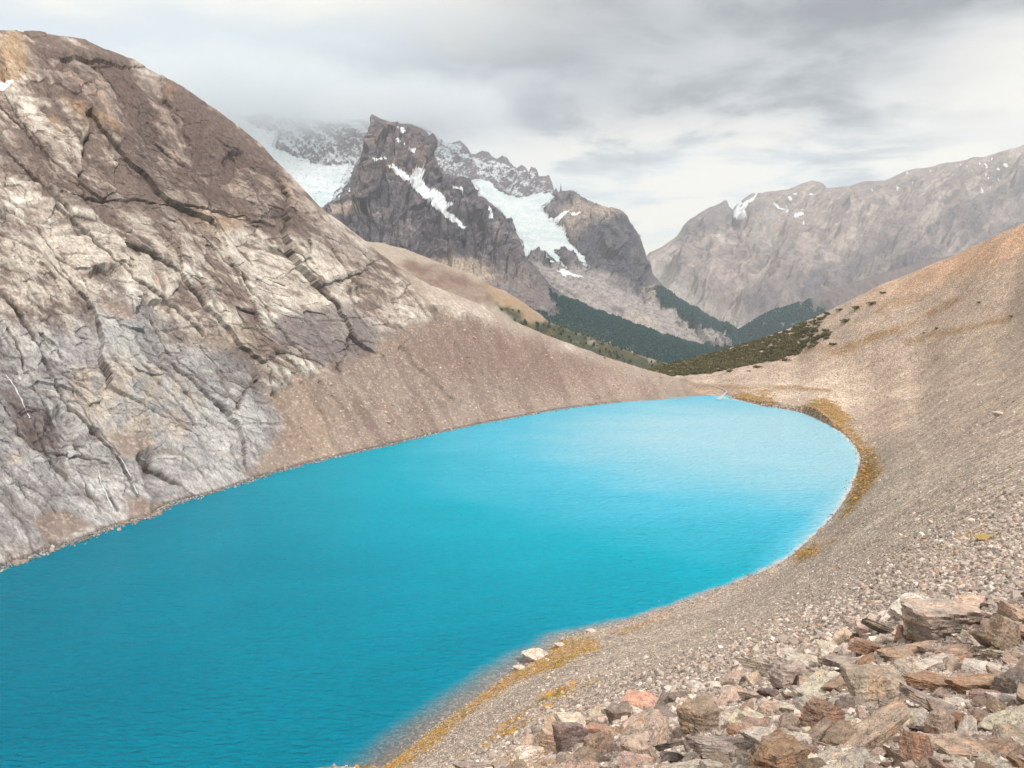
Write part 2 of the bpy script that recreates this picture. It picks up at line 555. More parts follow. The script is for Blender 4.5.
def hit(u, v, dmax=1000):
    """where the line of sight through (u, v) meets the near slope"""
    u = np.atleast_1d(np.asarray(u, float)); v = np.atleast_1d(np.asarray(v, float))
    Ds = np.exp(np.linspace(math.log(1.5), math.log(dmax), 420))
    D = np.full(u.shape, np.nan); last = np.full(u.shape, 1.5); done = np.zeros(u.shape, bool); pg = np.ones(u.shape)
    for d in Ds:
        P = un(u, v, d); g = P[:, 2] - ground(P[:, 0], P[:, 1])
        new = (~done) & (g < 0)
        if new.any():
            f = pg[new] / np.maximum(pg[new] - g[new], 1e-6)
            D[new] = last[new] + (d - last[new]) * np.clip(f, 0, 1)
            done |= new
        pg = g; last = np.full(u.shape, d)
        if done.all(): break
    return D


# --- colours of the near slope (by place on the ground)
u = BU.ravel(); v = BV.ravel(); x = BX.ravel(); y = BY.ravel(); z = BZ.ravel()
wu = u + 14 * fbm(x / 25, y / 25, z / 25, 3); wv = v + 8 * fbm(x / 25 + 40, y / 25, z / 25, 3)
nz1 = fbm(x / 40, y / 40, z / 40, 4); nz2 = fbm(x / 9, y / 14, z / 9, 4)
col = np.ones((u.size, 3)) * (0.40, 0.315, 0.265)
col = mixc(col, (0.45, 0.36, 0.305), sst(-0.1, 0.35, nz1))
col = mixc(col, (0.33, 0.265, 0.235), sst(0.0, 0.3, -nz2) * 0.8)
col = mixc(col, (0.375, 0.322, 0.285), poly_mask(wu, wv, [(380, 790), (560, 650), (800, 565), (880, 470), (1200, 430), (1200, 600), (800, 640), (480, 770)], 30) * 0.75)
col = mixc(col, (0.44, 0.288, 0.20), poly_mask(wu, wv, [(860, 305), (930, 262), (1024, 218), (1200, 140), (1200, 190), (1024, 262), (940, 292)], 14) * 0.95)  # sunlit hill rim, its warm light painted into the ground colour
col = mixc(col, (0.385, 0.305, 0.255), poly_mask(wu, wv, [(760, 345), (1024, 255), (1200, 200), (1200, 330), (1024, 335), (850, 375), (740, 385)], 16) * 0.8)
col = mixc(col, (0.52, 0.43, 0.36), poly_mask(wu, wv, [(740, 385), (850, 370), (900, 390), (850, 410), (760, 398)], 8) * 0.6)
# dry grass streaks running down the right hill
for pts, w, k in [([(955, 300), (905, 328), (880, 335), (850, 345)], 3.2, .8), ([(1010, 318), (955, 330), (905, 342)], 3.0, .7), ([(880, 335), (840, 352), (800, 360)], 2.5, .5),
                  ([(980, 290), (950, 305)], 1.5, .6), ([(920, 296), (880, 310)], 4, .5), ([(720, 387), (790, 388), (830, 391)], 2.0, .8), ([(690, 388), (720, 387)], 2, .7), ([(850, 350), (800, 348), (770, 356)], 4, .5)]:
    d = line_dist(wu * .5 + u * .5, wv * .4 + v * .6, pts)
    col = mixc(col, (0.25, 0.155, 0.07), (1 - sst(w * .4, w * 1.8, d)) * k * sst(-.25, .2, nz2 + .15))
# faint foot path and outlet stream bed
for pts, w in [([(905, 398), (918, 420), (915, 440), (930, 462), (925, 485), (905, 505), (880, 520), (850, 540)], 2.2), ([(1000, 380), (940, 390), (905, 398), (860, 388), (800, 386)], 1.6)]:
    d = line_dist(u * .7 + wu * .3, v * .7 + wv * .3, pts)
    col = mixc(col, (0.50, 0.42, 0.36), (1 - sst(w * .3, w * 1.2, d)) * .7)
# wet rim of stones just above the water
col = mixc(col, (0.20, 0.15, 0.12), (1 - sst(0.0, 0.5, z)) * sst(-3, 0, z) * 0.6)
col = mixc(col, (0.42, 0.30, 0.22), sst(-0.2, -2.5, z) * 0.9)
moss = np.zeros(u.size)
for poly, k in [([(725, 396), (745, 392), (775, 400), (782, 410), (755, 407)], 1.0), ([(795, 410), (818, 398), (835, 402), (848, 418), (858, 435), (872, 452), (880, 475), (868, 488), (852, 510), (845, 520), (858, 480), (861, 460), (850, 440), (828, 424)], 1.0),
                ([(790, 560), (800, 550), (826, 545), (815, 556)], .9), ([(770, 388), (800, 392), (830, 392), (860, 394), (858, 389), (800, 386)], .45),
                ([(378, 770), (430, 728), (482, 690), (522, 664), (560, 640), (590, 636), (600, 650), (560, 668), (520, 680), (480, 705), (440, 740), (400, 770)], .95),
                ([(600, 636), (640, 622), (668, 612), (665, 617), (630, 632)], .7), ([(545, 690), (575, 682), (582, 688), (550, 706)], .8), ([(500, 725), (530, 712), (520, 728), (490, 748)], .7), ([(725, 392), (780, 396), (770, 388)], .6),
                ([(955, 532), (990, 528), (1000, 540), (965, 545)], .5), ([(870, 600), (900, 590), (930, 600), (880, 610)], .4), ([(1000, 512), (1040, 505), (1040, 520)], .5)]:
    pm = poly_mask(u + 10 * fbm(x / 8, y / 8, z, 3), v + 5 * fbm(x / 8 + 7, y / 8, z, 3), poly, 5)
    moss = np.maximum(moss, pm * k)
moss = moss * sst(-.30, .05, fbm(x / 3.5, y / 6, z / 3, 4) + (moss - .7) * .6) * sst(-.1, .25, z)
mcol = mixc(np.ones((u.size, 3)) * (0.36, 0.185, 0.042), (0.20, 0.16, 0.035), sst(-.1, .3, fbm(x / 5 + 9, y / 5, z / 5, 3)))
mcol = mixc(mcol, (0.30, 0.205, 0.125), sst(-.05, .2, fbm(x / 2, y / 3, z / 2 + 5, 3)))
col = mixc(col * (1.62, 1.62, 1.62), (0.42, 0.27, 0.12), moss * .6)
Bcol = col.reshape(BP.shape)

M_scree = gravel_mat('scree', (0.85, 0.30), 0.85)
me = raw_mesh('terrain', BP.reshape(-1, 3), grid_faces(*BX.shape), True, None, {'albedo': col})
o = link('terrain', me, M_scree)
tag(o, 'grey brown scree slope falling to the lake shore and rising to the hill on the right', 'terrain', kind='structure')
MOSS = moss.reshape(BX.shape)

M_moss = plain_mat('moss', (0.4, 0.25, 0.06), 0.95, 2.2, 0.55, 0.9, 0.25, 0.1, attr='albedo')
mi_ = np.argwhere((MOSS > .22) & (R_ > 40) & (BZ > .05))
wgt = (MOSS[mi_[:, 0], mi_[:, 1]] - .2) * (R_[mi_[:, 0], 0] ** 1.45) * .001
rm_ = np.random.default_rng(61)
mi_ = mi_[rm_.choice(len(mi_), 24000, p=wgt / wgt.sum())]
MOSS_P = BP[mi_[:, 0], mi_[:, 1]] + rm_.normal(0, 1.0, (24000, 3)) * (1, 1, .0)
MOSS_C = mcol.reshape(BP.shape)[mi_[:, 0], mi_[:, 1]] * rm_.uniform(.6, 1.35, (24000, 1))

# =================================================================== LEFT MOUNTAIN
sky_A = [(-420, 60, 330), (-200, 30, 360), (-80, 26, 395), (0, 32, 425), (25, 32, 432), (40, 33, 438), (60, 38, 445), (85, 40, 455), (110, 50, 462), (135, 58, 470), (160, 72, 480), (185, 86, 490), (200, 97, 495),
         (215, 108, 500), (240, 126, 508), (262, 144, 515), (280, 165, 520), (300, 186, 525), (318, 207, 530), (340, 223, 535), (370, 246, 540), (395, 266, 548), (430, 286, 560), (470, 301, 575),
         (520, 323, 600), (560, 341, 625), (600, 356, 655), (640, 368, 690), (680, 378, 720), (720, 388, 740)]
sh = [(a, b, float(lake_D(b))) for a, b in shore_left]
ua = np.array([p[0] for p in sky_A], float)
svi = np.interp(ua, [p[0] for p in sh], [p[1] for p in sh]); sdi = np.interp(ua, [p[0] for p in sh], [p[2] for p in sh])


def mid(fv, fd):
    r = []
    for i, (a, b, d) in enumerate(sky_A):
        r.append((a, svi[i] + (b - svi[i]) * fv, sdi[i] + (d - sdi[i]) * fd))
    return r


A = Sheet(-330, 720, 0.85, [sh, mid(.16, .15), mid(.36, .30), mid(.62, .50), mid(.84, .70), mid(.95, .85), sky_A], 0.75,
          foot=(14, 16), back=((25, 4), (70, 30), (160, 110), (320, 330)), sm=24)
u = A.U; v = A.V
px = (A.P[..., 1] / F)
ang = math.radians(50)
e1 = (u * math.cos(ang) + v * math.sin(ang)) * 0.62; e2 = (u * math.sin(ang) - v * math.cos(ang)) * 0.62     # along / across the joints, ~metres
n_w = fbm(u / 90, v / 90, 0 * u, 3)
tal_poly = [(262, 396), (300, 378), (340, 366), (372, 352), (395, 332), (415, 318), (440, 312), (480, 318), (520, 330), (560, 345), (640, 366), (760, 385), (760, 420), (560, 415), (450, 440), (300, 475), (246, 484), (262, 455), (285, 430), (272, 410)]
wu = (u + 9 * fbm(u / 22, v / 22, 0 * u + 5, 4)).ravel(); wv = (v + 9 * fbm(u / 22, v / 22, 0 * u + 15, 4)).ravel()
talus = poly_mask(wu + .8 * (wu - u.ravel()), wv + .8 * (wv - v.ravel()), tal_poly, 9).reshape(u.shape)
tal2 = np.maximum.reduce([poly_mask(wu, wv, p, 4) for p in ([(127, 497), (150, 500), (168, 508), (150, 522), (128, 526)], [(108, 436), (135, 434), (155, 446), (135, 462), (118, 452)],
                                                          [(30, 520), (70, 515), (95, 528), (50, 545)], [(98, 308), (118, 303), (138, 320), (120, 322)])]).reshape(u.shape)
ridge_t = poly_mask(wu, wv, [(395, 262), (430, 282), (520, 320), (600, 354), (700, 380), (700, 395), (560, 352), (480, 322), (420, 300)], 6).reshape(u.shape)
soft = np.clip(np.maximum(np.maximum(talus, tal2), ridge_t * .75), 0, 1)
rk = 1 - soft
# rock: big steps across the joints, slabs, blocks, a net of fractures
wrp = 11 * fbm(u / 120, v / 120, 0 * u + 2, 3) + 1.5 * fbm(u / 25, v / 25, 0 * u + 22, 3)
e2w = e2 + wrp; bed = (v * 0.62 - u * 0.62 * 0.12) + wrp * .8


def rline(x_, y_, z_):
    return 1 - 2 * np.abs(perlin(x_, y_, z_))


def cells(x_, y_, seed):
    i_ = np.floor(x_).astype(np.int64); j_ = np.floor(y_ + (np.sin(i_ * 12.9898 + seed) * 43758.5453) % 1.0).astype(np.int64)
    k_ = np.sin(i_ * 127.1 + j_ * 311.7 + seed * 74.7) * 43758.5453
    return (k_ - np.floor(k_)).astype(np.float32)


jx = .22 * fbm(u / 14, v / 14, 0 * u + 61, 4)
m1_ = sst(-.25, .15, fbm(u / 70, v / 70, 0 * u + 62, 3)); m2_ = sst(-.1, .25, fbm(u / 45, v / 45, 0 * u + 63, 3)); m3_ = sst(-.15, .2, fbm(u / 60, v / 60, 0 * u + 64, 3))
K1 = sst(.80, .98, rline(e2w / 17 + jx * .5, e1 / 95, 0 * u + 65)) * m1_
K2 = sst(.72, .97, rline(e2w / 6 + jx * .6, e1 / 34, 0 * u + 66)) * m2_
K3 = sst(.84, .98, rline(bed / 19 + jx * .4, e1 / 130, 0 * u + 67)) * m3_
K4 = sst(.72, .97, rline(bed / 6.5 + jx * .6, e1 / 38, 0 * u + 68)) * (1 - m2_)
wv0 = fbm(u / 18, v / 18, 0 * u + 153, 4)
an3 = math.radians(24)
e3b = (u * math.cos(an3) + v * math.sin(an3)) * .62; e3a = (u * math.sin(an3) - v * math.cos(an3)) * .62 + wrp * .5
hA, rA, eA = facets(e2w / 36 + jx * .35, e1 / 95 + jx * .3, 1, 3.2, 4.2)
hB, rB, eB = facets(e2w / 14 + jx * .7, e1 / 34 + jx * .7, 2, .8, 1.3)
hC, rC, eC = facets(e3a / 5 + jx, e3b / 12 + jx, 3, .30, .55)
hD, rD, eD = facets(e3a / 2.0 + jx, e3b / 4.5 + jx, 4, .16, .30)
cA, cB, cC, cD = rA[0], rB[0], rC[0], rD[0]
gA = sst(.05, .0, eA) * m1_ * (.3 + .7 * sst(-.1, .2, wv0)); gB = sst(.08, .0, eB) * m2_ * sst(-.15, .2, wv0); gC = sst(.12, .0, eC) * (1 - m2_ * .5) * sst(.15, -.2, wv0)
h = 9.0 * fbm(e2w / 50, e1 / 190, 0 * u + 1, 2) 
tt = e2w / 40 + .5 * fbm(e1 / 80, e2 / 80, 0 * u + 60, 2)
step = (tt - np.floor(tt)); h += (1.7 * sst(0, .86, step) * (1 - sst(.86, 1.0, step)) - 1.2) * sst(-.3, .2, fbm(u / 110, v / 110, 0 * u + 70, 2))
wallf = (1 - sst(.80, .88, step))
h += hA + hB + (hC + hD) * wallf
h -= 1.9 * gA + .8 * gB + .3 * gC + .8 * K1 + .8 * K3
fine = fbm(e2 / 1.4, e1 / 5.0, 0 * u + 40, 3, .65)
h += .5 * fbm(e2 / 10, e1 / 24, 0 * u + 20, 4, .6) + 0.35 * fine
h *= rk
# shade-casting joints and ledges actually cut into the face
cracks = [([(0, 145), (40, 185), (58, 205), (75, 227), (100, 252), (120, 271), (135, 287)], 3.0, 4.5), ([(-30, 262), (0, 298), (15, 312), (30, 335), (45, 358), (55, 385), (65, 405), (80, 420), (100, 440), (115, 455), (128, 475), (138, 497)], 3.2, 6.5),
          ([(120, 268), (150, 288), (165, 300), (178, 312), (190, 325), (203, 338)], 3.2, 4.0), ([(205, 235), (225, 255), (240, 264), (252, 288), (266, 305), (270, 318), (290, 340), (300, 355), (312, 378)], 3.6, 6.0),
          ([(60, 199), (120, 203), (180, 208), (220, 208), (245, 213), (278, 224)], 3.0, 4.0), ([(0, 105), (40, 150), (70, 200)], 2.2, 2.5), ([(8, 330), (22, 356), (34, 388), (48, 415), (70, 440), (82, 455)], 2.5, 3.5),
          ([(78, 468), (92, 495), (100, 512)], 2.4, 4.0), ([(100, 478), (108, 492), (118, 512)], 2.2, 3.0), ([(330, 252), (345, 272), (365, 296)], 2.5, 3.0), ([(120, 455), (95, 430), (78, 405), (62, 380)], 1.6, 2.0),
          ([(215, 210), (232, 232), (250, 250), (268, 272), (290, 282)], 2.0, 2.5), ([(180, 222), (210, 262), (222, 278), (240, 300)], 2.0, 2.8), ([(285, 245), (310, 268), (330, 292)], 1.6, 2.0), ([(340, 235), (365, 262), (390, 290)], 1.6, 2.0),
          ([(38, 225), (60, 262), (72, 285)], 2.2, 2.5), ([(150, 120), (190, 165), (215, 205)], 2.2, 2.5), ([(225, 150), (250, 180), (275, 220)], 2.0, 2.2), ([(95, 55), (100, 75), (125, 105)], 1.8, 2.0),
          ([(150, 318), (168, 350), (190, 372), (215, 392), (240, 405)], 1.6, 2.0), ([(200, 345), (230, 380), (255, 392)], 1.8, 2.0), ([(0, 400), (30, 450), (60, 455), (110, 462)], 1.6, 2.0), ([(0, 470), (40, 500), (55, 515)], 1.8, 2.2), ([(225, 300), (250, 330), (262, 360), (268, 392)], 1.8, 2.0)]
CRK = np.zeros(u.shape)
jt = 1.6 * fbm(u / 9, v / 9, 0 * u + 50, 3)
wvar = fbm(u / 20, v / 20, 0 * u + 53, 4); wvar2 = fbm(u / 26, v / 26, 0 * u + 54, 3)
fu, fv_ = (u + 3.5 * fbm(u / 12, v / 12, 0 * u + 51, 3)).ravel(), (v + 3.5 * fbm(u / 12, v / 12, 0 * u + 52, 3)).ravel()
for pts, w, d in cracks:
    dd = line_dist(fu, fv_, pts).reshape(u.shape) + jt * .4
    wm = w * np.clip(.55 + 1.0 * wvar, .22, 1.0)
    g = (1 - sst(wm * .2, wm, dd)) * np.clip(.85 + 1.0 * wvar2, .1, 1)
    h -= d * .55 * g
    CRK = np.maximum(CRK, g)
for (cu, cv, ru, rv, d) in [(105, 278, 17, 9, 5), (158, 306, 9, 5, 3.5), (362, 292, 12, 6, 2.5), (60, 430, 16, 22, 4), (238, 160, 14, 10, 4), (28, 520, 0.1, 0.1, 0)]:
    q = ((u - cu) / ru) ** 2 + ((v - cv) / rv) ** 2 + .6 * fbm(u / 8, v / 8, 0 * u + 80, 3)
    h -= d * (1 - sst(.3, 1.2, q))
inC = sst(0, .35, CRK); h -= (hC + hD) * wallf * rk * inC
# talus: gullies down the fall line
gull = ridged((u * .86 - v * .5) / 21, (u * .5 + v * .86) / 150, 0 * u + 90, 3)
h += soft * (0.4 * gull * sst(.0, .3, fbm(u / 50, v / 50, 0 * u + 91, 2)) + 0.5 * fbm(u / 10, v / 10, 0 * u + 95, 4))
for pts, w, d in [([(400, 350), (420, 372), (440, 392), (452, 402)], 3, 1.6), ([(320, 385), (345, 415), (365, 440)], 2.5, 1.2), ([(455, 345), (480, 375), (515, 405)], 2.2, 1.0), ([(272, 398), (285, 420), (300, 445)], 3.5, 2.2), ([(300, 385), (325, 420), (335, 448)], 2.2, 1.2)]:
    dd = line_dist(fu, fv_, pts).reshape(u.shape)
    h -= d * (1 - sst(w * .3, w * 1.3, dd)); h += .6 * d * (1 - sst(w * .5, w * 2.2, np.abs(dd - w * 1.5)))
edge = np.linspace(0, 1, u.shape[0])[:, None]
A.displace(h, 1.0 * (.25 + .75 * sst(1, 14, A.P[..., 2])) * (.35 + .65 * sst(0, 22, v - np.interp(u, [p[0] for p in sky_A], [p[1] for p in sky_A]))))

# rock colours
pu, pv = (u + 16 * fbm(u / 40, v / 40, 0 * u + 101, 4)).ravel(), (v + 13 * fbm(u / 40, v / 40, 0 * u + 102, 4)).ravel()


def pm(poly, s=10):
    return poly_mask(pu, pv, poly, s).reshape(u.shape)


st5 = fbm(e3a / 5, e3b / 50, 0 * u + 115, 5, .62)
st1 = fbm((e2 + wrp) / 17, e1 / 80, 0 * u + 110, 6, .6); st2 = fbm(bed / 8, e1 / 70, 0 * u + 111, 5, .6); st3 = fbm(u / 30, v / 30, 0 * u + 112, 5, .6); st4 = fbm((e2 + wrp) / 2.4, e1 / 24, 0 * u + 113, 4, .65)
tone = st1 * .75 + .45 * st3 + .30 * cA + .26 * cB + (.20 * cC + .14 * cD) * wallf * (1 - inC) + .30 * st4 + .60 * st5
col = np.ones(A.P.shape) * (0.29, 0.228, 0.195)
col = mixc(col, (0.485, 0.42, 0.368), sst(-.06, .22, tone))
col = mixc(col, (0.72, 0.66, 0.58), sst(.22, .50, tone))
col = mixc(col, (0.165, 0.122, 0.105), sst(-.03, .20, -tone - .3 * st2) * .9)
gz_ = .55 + .9 * np.clip(tone, -.4, .5)[..., None]
col = mixc(col, (0.375, 0.365, 0.37), pm([(-300, 330), (0, 318), (60, 330), (130, 300), (230, 360), (285, 420), (270, 480), (100, 535), (-300, 640)], 22) * .72)
col = mixc(col, (0.50, 0.48, 0.46), pm([(-300, 330), (0, 318), (60, 330), (130, 300), (230, 360), (285, 420), (270, 480), (100, 535), (-300, 640)], 22) * sst(.0, .3, tone) * .8)
col = mixc(col, (0.19, 0.165, 0.16), pm([(-300, 330), (0, 318), (60, 330), (130, 300), (230, 360), (285, 420), (270, 480), (100, 535), (-300, 640)], 22) * sst(.10, .35, -tone) * .5)
col = mixc(col, (0.47, 0.38, 0.30), pm([(60, 375), (120, 358), (180, 372), (200, 400), (190, 440), (130, 445), (80, 420)], 16) * sst(-.25, .2, st3 + .3 * tone) * .6 + pm([(150, 330), (250, 325), (262, 345), (180, 350)], 8) * .4)
col = mixc(col, (0.60, 0.53, 0.46), np.maximum(pm([(10, 240), (60, 225), (140, 225), (190, 270), (170, 300), (100, 250), (70, 290), (20, 300)], 12), np.maximum(pm([(215, 225), (275, 232), (330, 265), (365, 300), (330, 310), (260, 280)], 12), pm([(150, 290), (215, 300), (240, 320), (200, 330), (160, 318)], 8))) * sst(-.35, .1, tone) * .8)
col = mixc(col, (0.130, 0.094, 0.084), pm([(20, 42), (60, 44), (110, 55), (200, 102), (262, 148), (318, 210), (380, 258), (385, 285), (340, 258), (310, 235), (270, 215), (215, 205), (160, 195), (120, 155), (95, 115), (45, 78), (22, 70)], 12) * (.55 + .40 * sst(-.25, .2, -tone)))
col = mixc(col, (0.36, 0.26, 0.21), pm([(20, 42), (200, 102), (262, 148), (318, 210), (270, 215), (160, 195), (95, 115)], 12) * sst(.08, .35, tone) * .8)
col = mixc(col, (0.40, 0.27, 0.16), (pm([(-60, 34), (20, 34), (30, 75), (0, 90), (-60, 90)], 8) * .7 + pm([(60, 95), (105, 110), (125, 128), (90, 120)], 6) * .6 + pm([(180, 205), (245, 215), (230, 232), (190, 225)], 8) * .5))
col = mixc(col, (0.20, 0.17, 0.165), pm([(268, 322), (340, 303), (392, 330), (378, 352), (322, 366), (285, 345)], 7) * (.8 + .2 * st4))
col = mixc(col, (0.16, 0.125, 0.12), pm([(-4, 385), (12, 390), (45, 415), (62, 452), (30, 452), (10, 420)], 6) * .85 + pm([(90, 265), (130, 285), (118, 296), (92, 285)], 4) * .7)
col = mixc(col, (0.17, 0.13, 0.115), pm([(60, 192), (130, 196), (200, 200), (200, 225), (120, 215), (70, 208)], 6) * .65 + pm([(0, 135), (40, 172), (30, 185), (0, 165)], 6) * .7)
col = mixc(col, (0.13, 0.098, 0.085), np.clip(CRK * .85 + K1 * .6 + K3 * .35 + gA * .75 + gB * .6 + gC * .35, 0, .9))
col = mixc(col, (0.48, 0.30, 0.16), sst(.25, .5, fbm(u / 50, v / 50, 0 * u + 120, 5, .6)) * .5)
tc = np.ones(A.P.shape) * (0.235, 0.178, 0.150)
tc = mixc(tc, (0.195, 0.142, 0.12), sst(-.05, .4, fbm(u / 35, v / 35, 0 * u + 130, 4)))
tc = mixc(tc, (0.33, 0.265, 0.22), sst(.1, .5, ridged((u * .86 - v * .5) / 14, (u * .5 + v * .86) / 130, 0 * u + 131, 3) - .15 + .9 * st3) * .5)
tc = mixc(tc, (0.16, 0.112, 0.092), sst(.05, .35, fbm((u * .86 - v * .5) / 12, (u * .5 + v * .86) / 90, 0 * u + 133, 4)) * .38)
tc = mixc(tc, (0.175, 0.118, 0.098), poly_mask(wu, wv, [(380, 345), (440, 315), (560, 350), (620, 372), (540, 385), (430, 380)], 22).reshape(u.shape) * .55)
tc = mixc(tc, (0.33, 0.25, 0.195), poly_mask(wu, wv, [(262, 396), (300, 380), (330, 420), (340, 460), (300, 470), (285, 430)], 8).reshape(u.shape) * .6)
col = mixc(col, tc, np.maximum(talus, tal2 * .9))if False else col * (1 - np.maximum(talus, tal2 * .9)[..., None]) + tc * np.maximum(talus, tal2 * .9)[..., None]
col = mixc(col, (0.36, 0.295, 0.245), ridge_t * (1 - talus * .55) * .8)
col = mixc(col, (0.09, 0.07, 0.06), sst(1.2, 0.2, A.P[..., 2]) * sst(-4, 0, A.P[..., 2]) * .8 * sst(640, 590, u))
col = mixc(col, (0.85, 0.86, 0.88), poly_mask(wu, wv, [(-4, 80), (6, 78), (12, 83), (8, 90), (-4, 88)], 1.5).reshape(u.shape))
lum_ = col.mean(-1, keepdims=True); col = np.clip(lum_ + (col - lum_) * 1.05, .02, 1) * (.84 + .16 * soft[..., None])
# one rock-and-rubble material: the talus shows single stones, the face grain and joints
mt, t = new_mat('mountain_face')
att = t.n('ShaderNodeAttribute', attribute_name='albedo').outputs['Color']; sft = t.n('ShaderNodeAttribute', attribute_name='rubble').outputs['Fac']
co = t.n('ShaderNodeTexCoord').outputs['Object']
fc_ = t.n('ShaderNodeCombineXYZ', {0: t.n('ShaderNodeAttribute', attribute_name='across').outputs['Fac'], 1: t.m('MULTIPLY', t.n('ShaderNodeAttribute', attribute_name='along').outputs['Fac'], .3), 2: 0.0}).outputs[0]
n1 = t.noise(fc_, 0.7, 8, .72); n2 = t.noise(co, 1.3, 6, .74)
vo = t.n('ShaderNodeTexVoronoi', {'Vector': co, 'Scale': 0.85})
rr = t.n('ShaderNodeSeparateColor', {0: vo.outputs['Color']}).outputs[0]
kr = t.m('MULTIPLY', t.m('MULTIPLY_ADD', t.m('SUBTRACT', n1, .5), 2.4, 1.02), t.m('MULTIPLY_ADD', t.m('SUBTRACT', n2, .5), 1.8, 1.02))
kt = t.m('MULTIPLY', t.m('MULTIPLY_ADD', t.m('POWER', rr, 5.0), .6, .86), t.m('MULTIPLY_ADD', t.m('SUBTRACT', n2, .5), 1.5, 1.0))
k = t.m('ADD', t.m('MULTIPLY', kr, t.m('SUBTRACT', 1.0, sft)), t.m('MULTIPLY', kt, sft))
k = t.m('MAXIMUM', k, .15)
cc = t.mix(1.0, att, t.n('ShaderNodeCombineColor', {0: k, 1: k, 2: k}).outputs[0], 'MULTIPLY')
hh = t.m('ADD', t.m('MULTIPLY', n1, 1.0), t.m('MULTIPLY', n2, .35))
finish(t, cc, .92, hh, .8, 0.8)
o = A.build('mountain', mt, col, {'rubble': soft, 'across': e2, 'along': e1}, smooth=False)
tag(o, 'tall layered rock mountain with brown talus apron on the far left shore of the lake', 'mountain', kind='structure')

# =================================================================== MIDDLE HILL (brown spur behind the talus)
sk = [(300, 232, 900), (340, 236, 900), (367, 241, 905), (400, 247, 915), (425, 256, 925), (450, 267, 935), (475, 275, 950), (490, 285, 960), (505, 291, 970), (520, 300, 985), (535, 312, 1000), (548, 322, 1010), (575, 332, 1030), (600, 341, 1050), (640, 355, 1090), (680, 366, 1120), (740, 376, 1150)]
lowr = [(a, b + 55, d - 190) for a, b, d in sk]
S = Sheet(300, 735, 1.0, [lowr, sk], 0.9, back=((60, 10), (250, 130), (600, 330)), sm=2)
u, v = S.U, S.V
h = 9 * fbm(u / 40, v / 30, 0 * u + 200, 4) + 3.0 * ridged((u * .6 + v * .8) / 60, (u * .8 - v * .6) / 16, 0 * u + 201, 4)
S.displace(h, 0.35 + .65 * sst(0, 25, np.abs(v - np.interp(u, [p[0] for p in sk], [p[1] for p in sk]))))
wu = (u + 8 * fbm(u / 15, v / 15, 0 * u + 205, 4)).ravel(); wv = (v + 6 * fbm(u / 15, v / 15, 0 * u + 206, 4)).ravel()
g = lambda p, s=4: poly_mask(wu, wv, p, s).reshape(u.shape)
nn = fbm(u / 20, v / 12, 0 * u + 207, 5)
col = np.ones(S.P.shape) * (0.33, 0.272, 0.222)
col = mixc(col, (0.185, 0.122, 0.10), g([(398, 262), (430, 262), (465, 275), (478, 282), (500, 297), (490, 305), (455, 300), (420, 285)], 5) * (.6 + .4 * sst(-.2, .3, nn)))
col = mixc(col, (0.30, 0.205, 0.125), g([(478, 282), (500, 290), (535, 311), (548, 322), (530, 325), (500, 305)], 4) * .85)
fmask2 = g([(494, 303), (508, 306), (530, 322), (550, 322), (580, 333), (650, 357), (760, 380), (760, 420), (640, 395), (560, 352), (520, 325)], 3)
col = mixc(col, (0.055, 0.058, 0.035), fmask2 * sst(-.45, -.05, nn + .1))
col = mixc(col, (0.12, 0.085, 0.04), fmask2 * sst(.05, .35, nn) * .7)
M_hill = rock_mat('hill_soil', 7, 0.42, 0.5)
o = S.build('hill', M_hill, col)
tag(o, 'brown and tan grassy spur behind the talus in the middle distance', 'hill', kind='structure')
FOREST = [(S.P.copy(), (fmask2 > .6) & (S.V < 372), 260, 3.0, (0.05, 0.055, 0.03))]

# =================================================================== DARK ROCK PEAK WITH FORESTED FOOT
sk = [(290, 228, 2250), (318, 213, 2250), (331, 201, 2270), (340, 197, 2300), (344, 188, 2330), (350, 180, 2370), (354, 166, 2420), (359, 159, 2440), (363, 148, 2480), (367, 134, 2520), (370.5, 127, 2550), (371.2, 114, 2560), (374, 116, 2560), (382, 120, 2570),
      (390, 122, 2570), (400, 123, 2580), (412, 124, 2590), (420, 127, 2590), (427, 132, 2590), (430, 140, 2580), (433, 152, 2560), (436, 165, 2540), (441, 173, 2520), (452, 176, 2510), (463, 176, 2500), (470, 178, 2490), (474, 185, 2470), (478, 196, 2450), (485, 198, 2440),
      (492, 205, 2430), (500, 214, 2410), (506, 222, 2390), (513, 229, 2380), (519, 238, 2350), (523, 247, 2330), (526, 256, 2300), (535, 266, 2260), (543, 276, 2230), (550, 285, 2210), (562, 294, 2200), (580, 302, 2190), (600, 310, 2180), (630, 321, 2180), (660, 332, 2190), (690, 342, 2200), (720, 349, 2210), (800, 362, 2230)]
ub = [p[0] for p in sk]
base = [(290, 275, 1650), (367, 262, 1700), (420, 268, 1750), (460, 285, 1760), (500, 305, 1720), (550, 335, 1650), (600, 355, 1620), (660, 378, 1600), (800, 392, 1600)]
m1 = [(290, 245, 1950), (340, 232, 1980), (400, 235, 2010), (450, 252, 2020), (490, 262, 2010), (525, 275, 1990), (550, 302, 1930), (600, 326, 1900), (660, 347, 1900), (800, 375, 1900)]
m2 = [(290, 236, 2100), (331, 215, 2120), (360, 205, 2140), (400, 200, 2170), (440, 215, 2180), (480, 230, 2160), (510, 243, 2150), (526, 262, 2150), (550, 291, 2080), (600, 317, 2060), (660, 338, 2070), (800, 367, 2080)]
S = Sheet(290, 780, 0.8, [base, m1, m2, sk], 0.7, back=((90, 20), (250, 300), (500, 600)), sm=3)
u, v = S.U, S.V
skv = np.interp(u, ub, [p[1] for p in sk]); low = sst(262, 288, v - .25 * np.clip(u - 520, 0, 60)); rk = 1 - low * .8
ex = u * 2.8; ey = v * 2.8
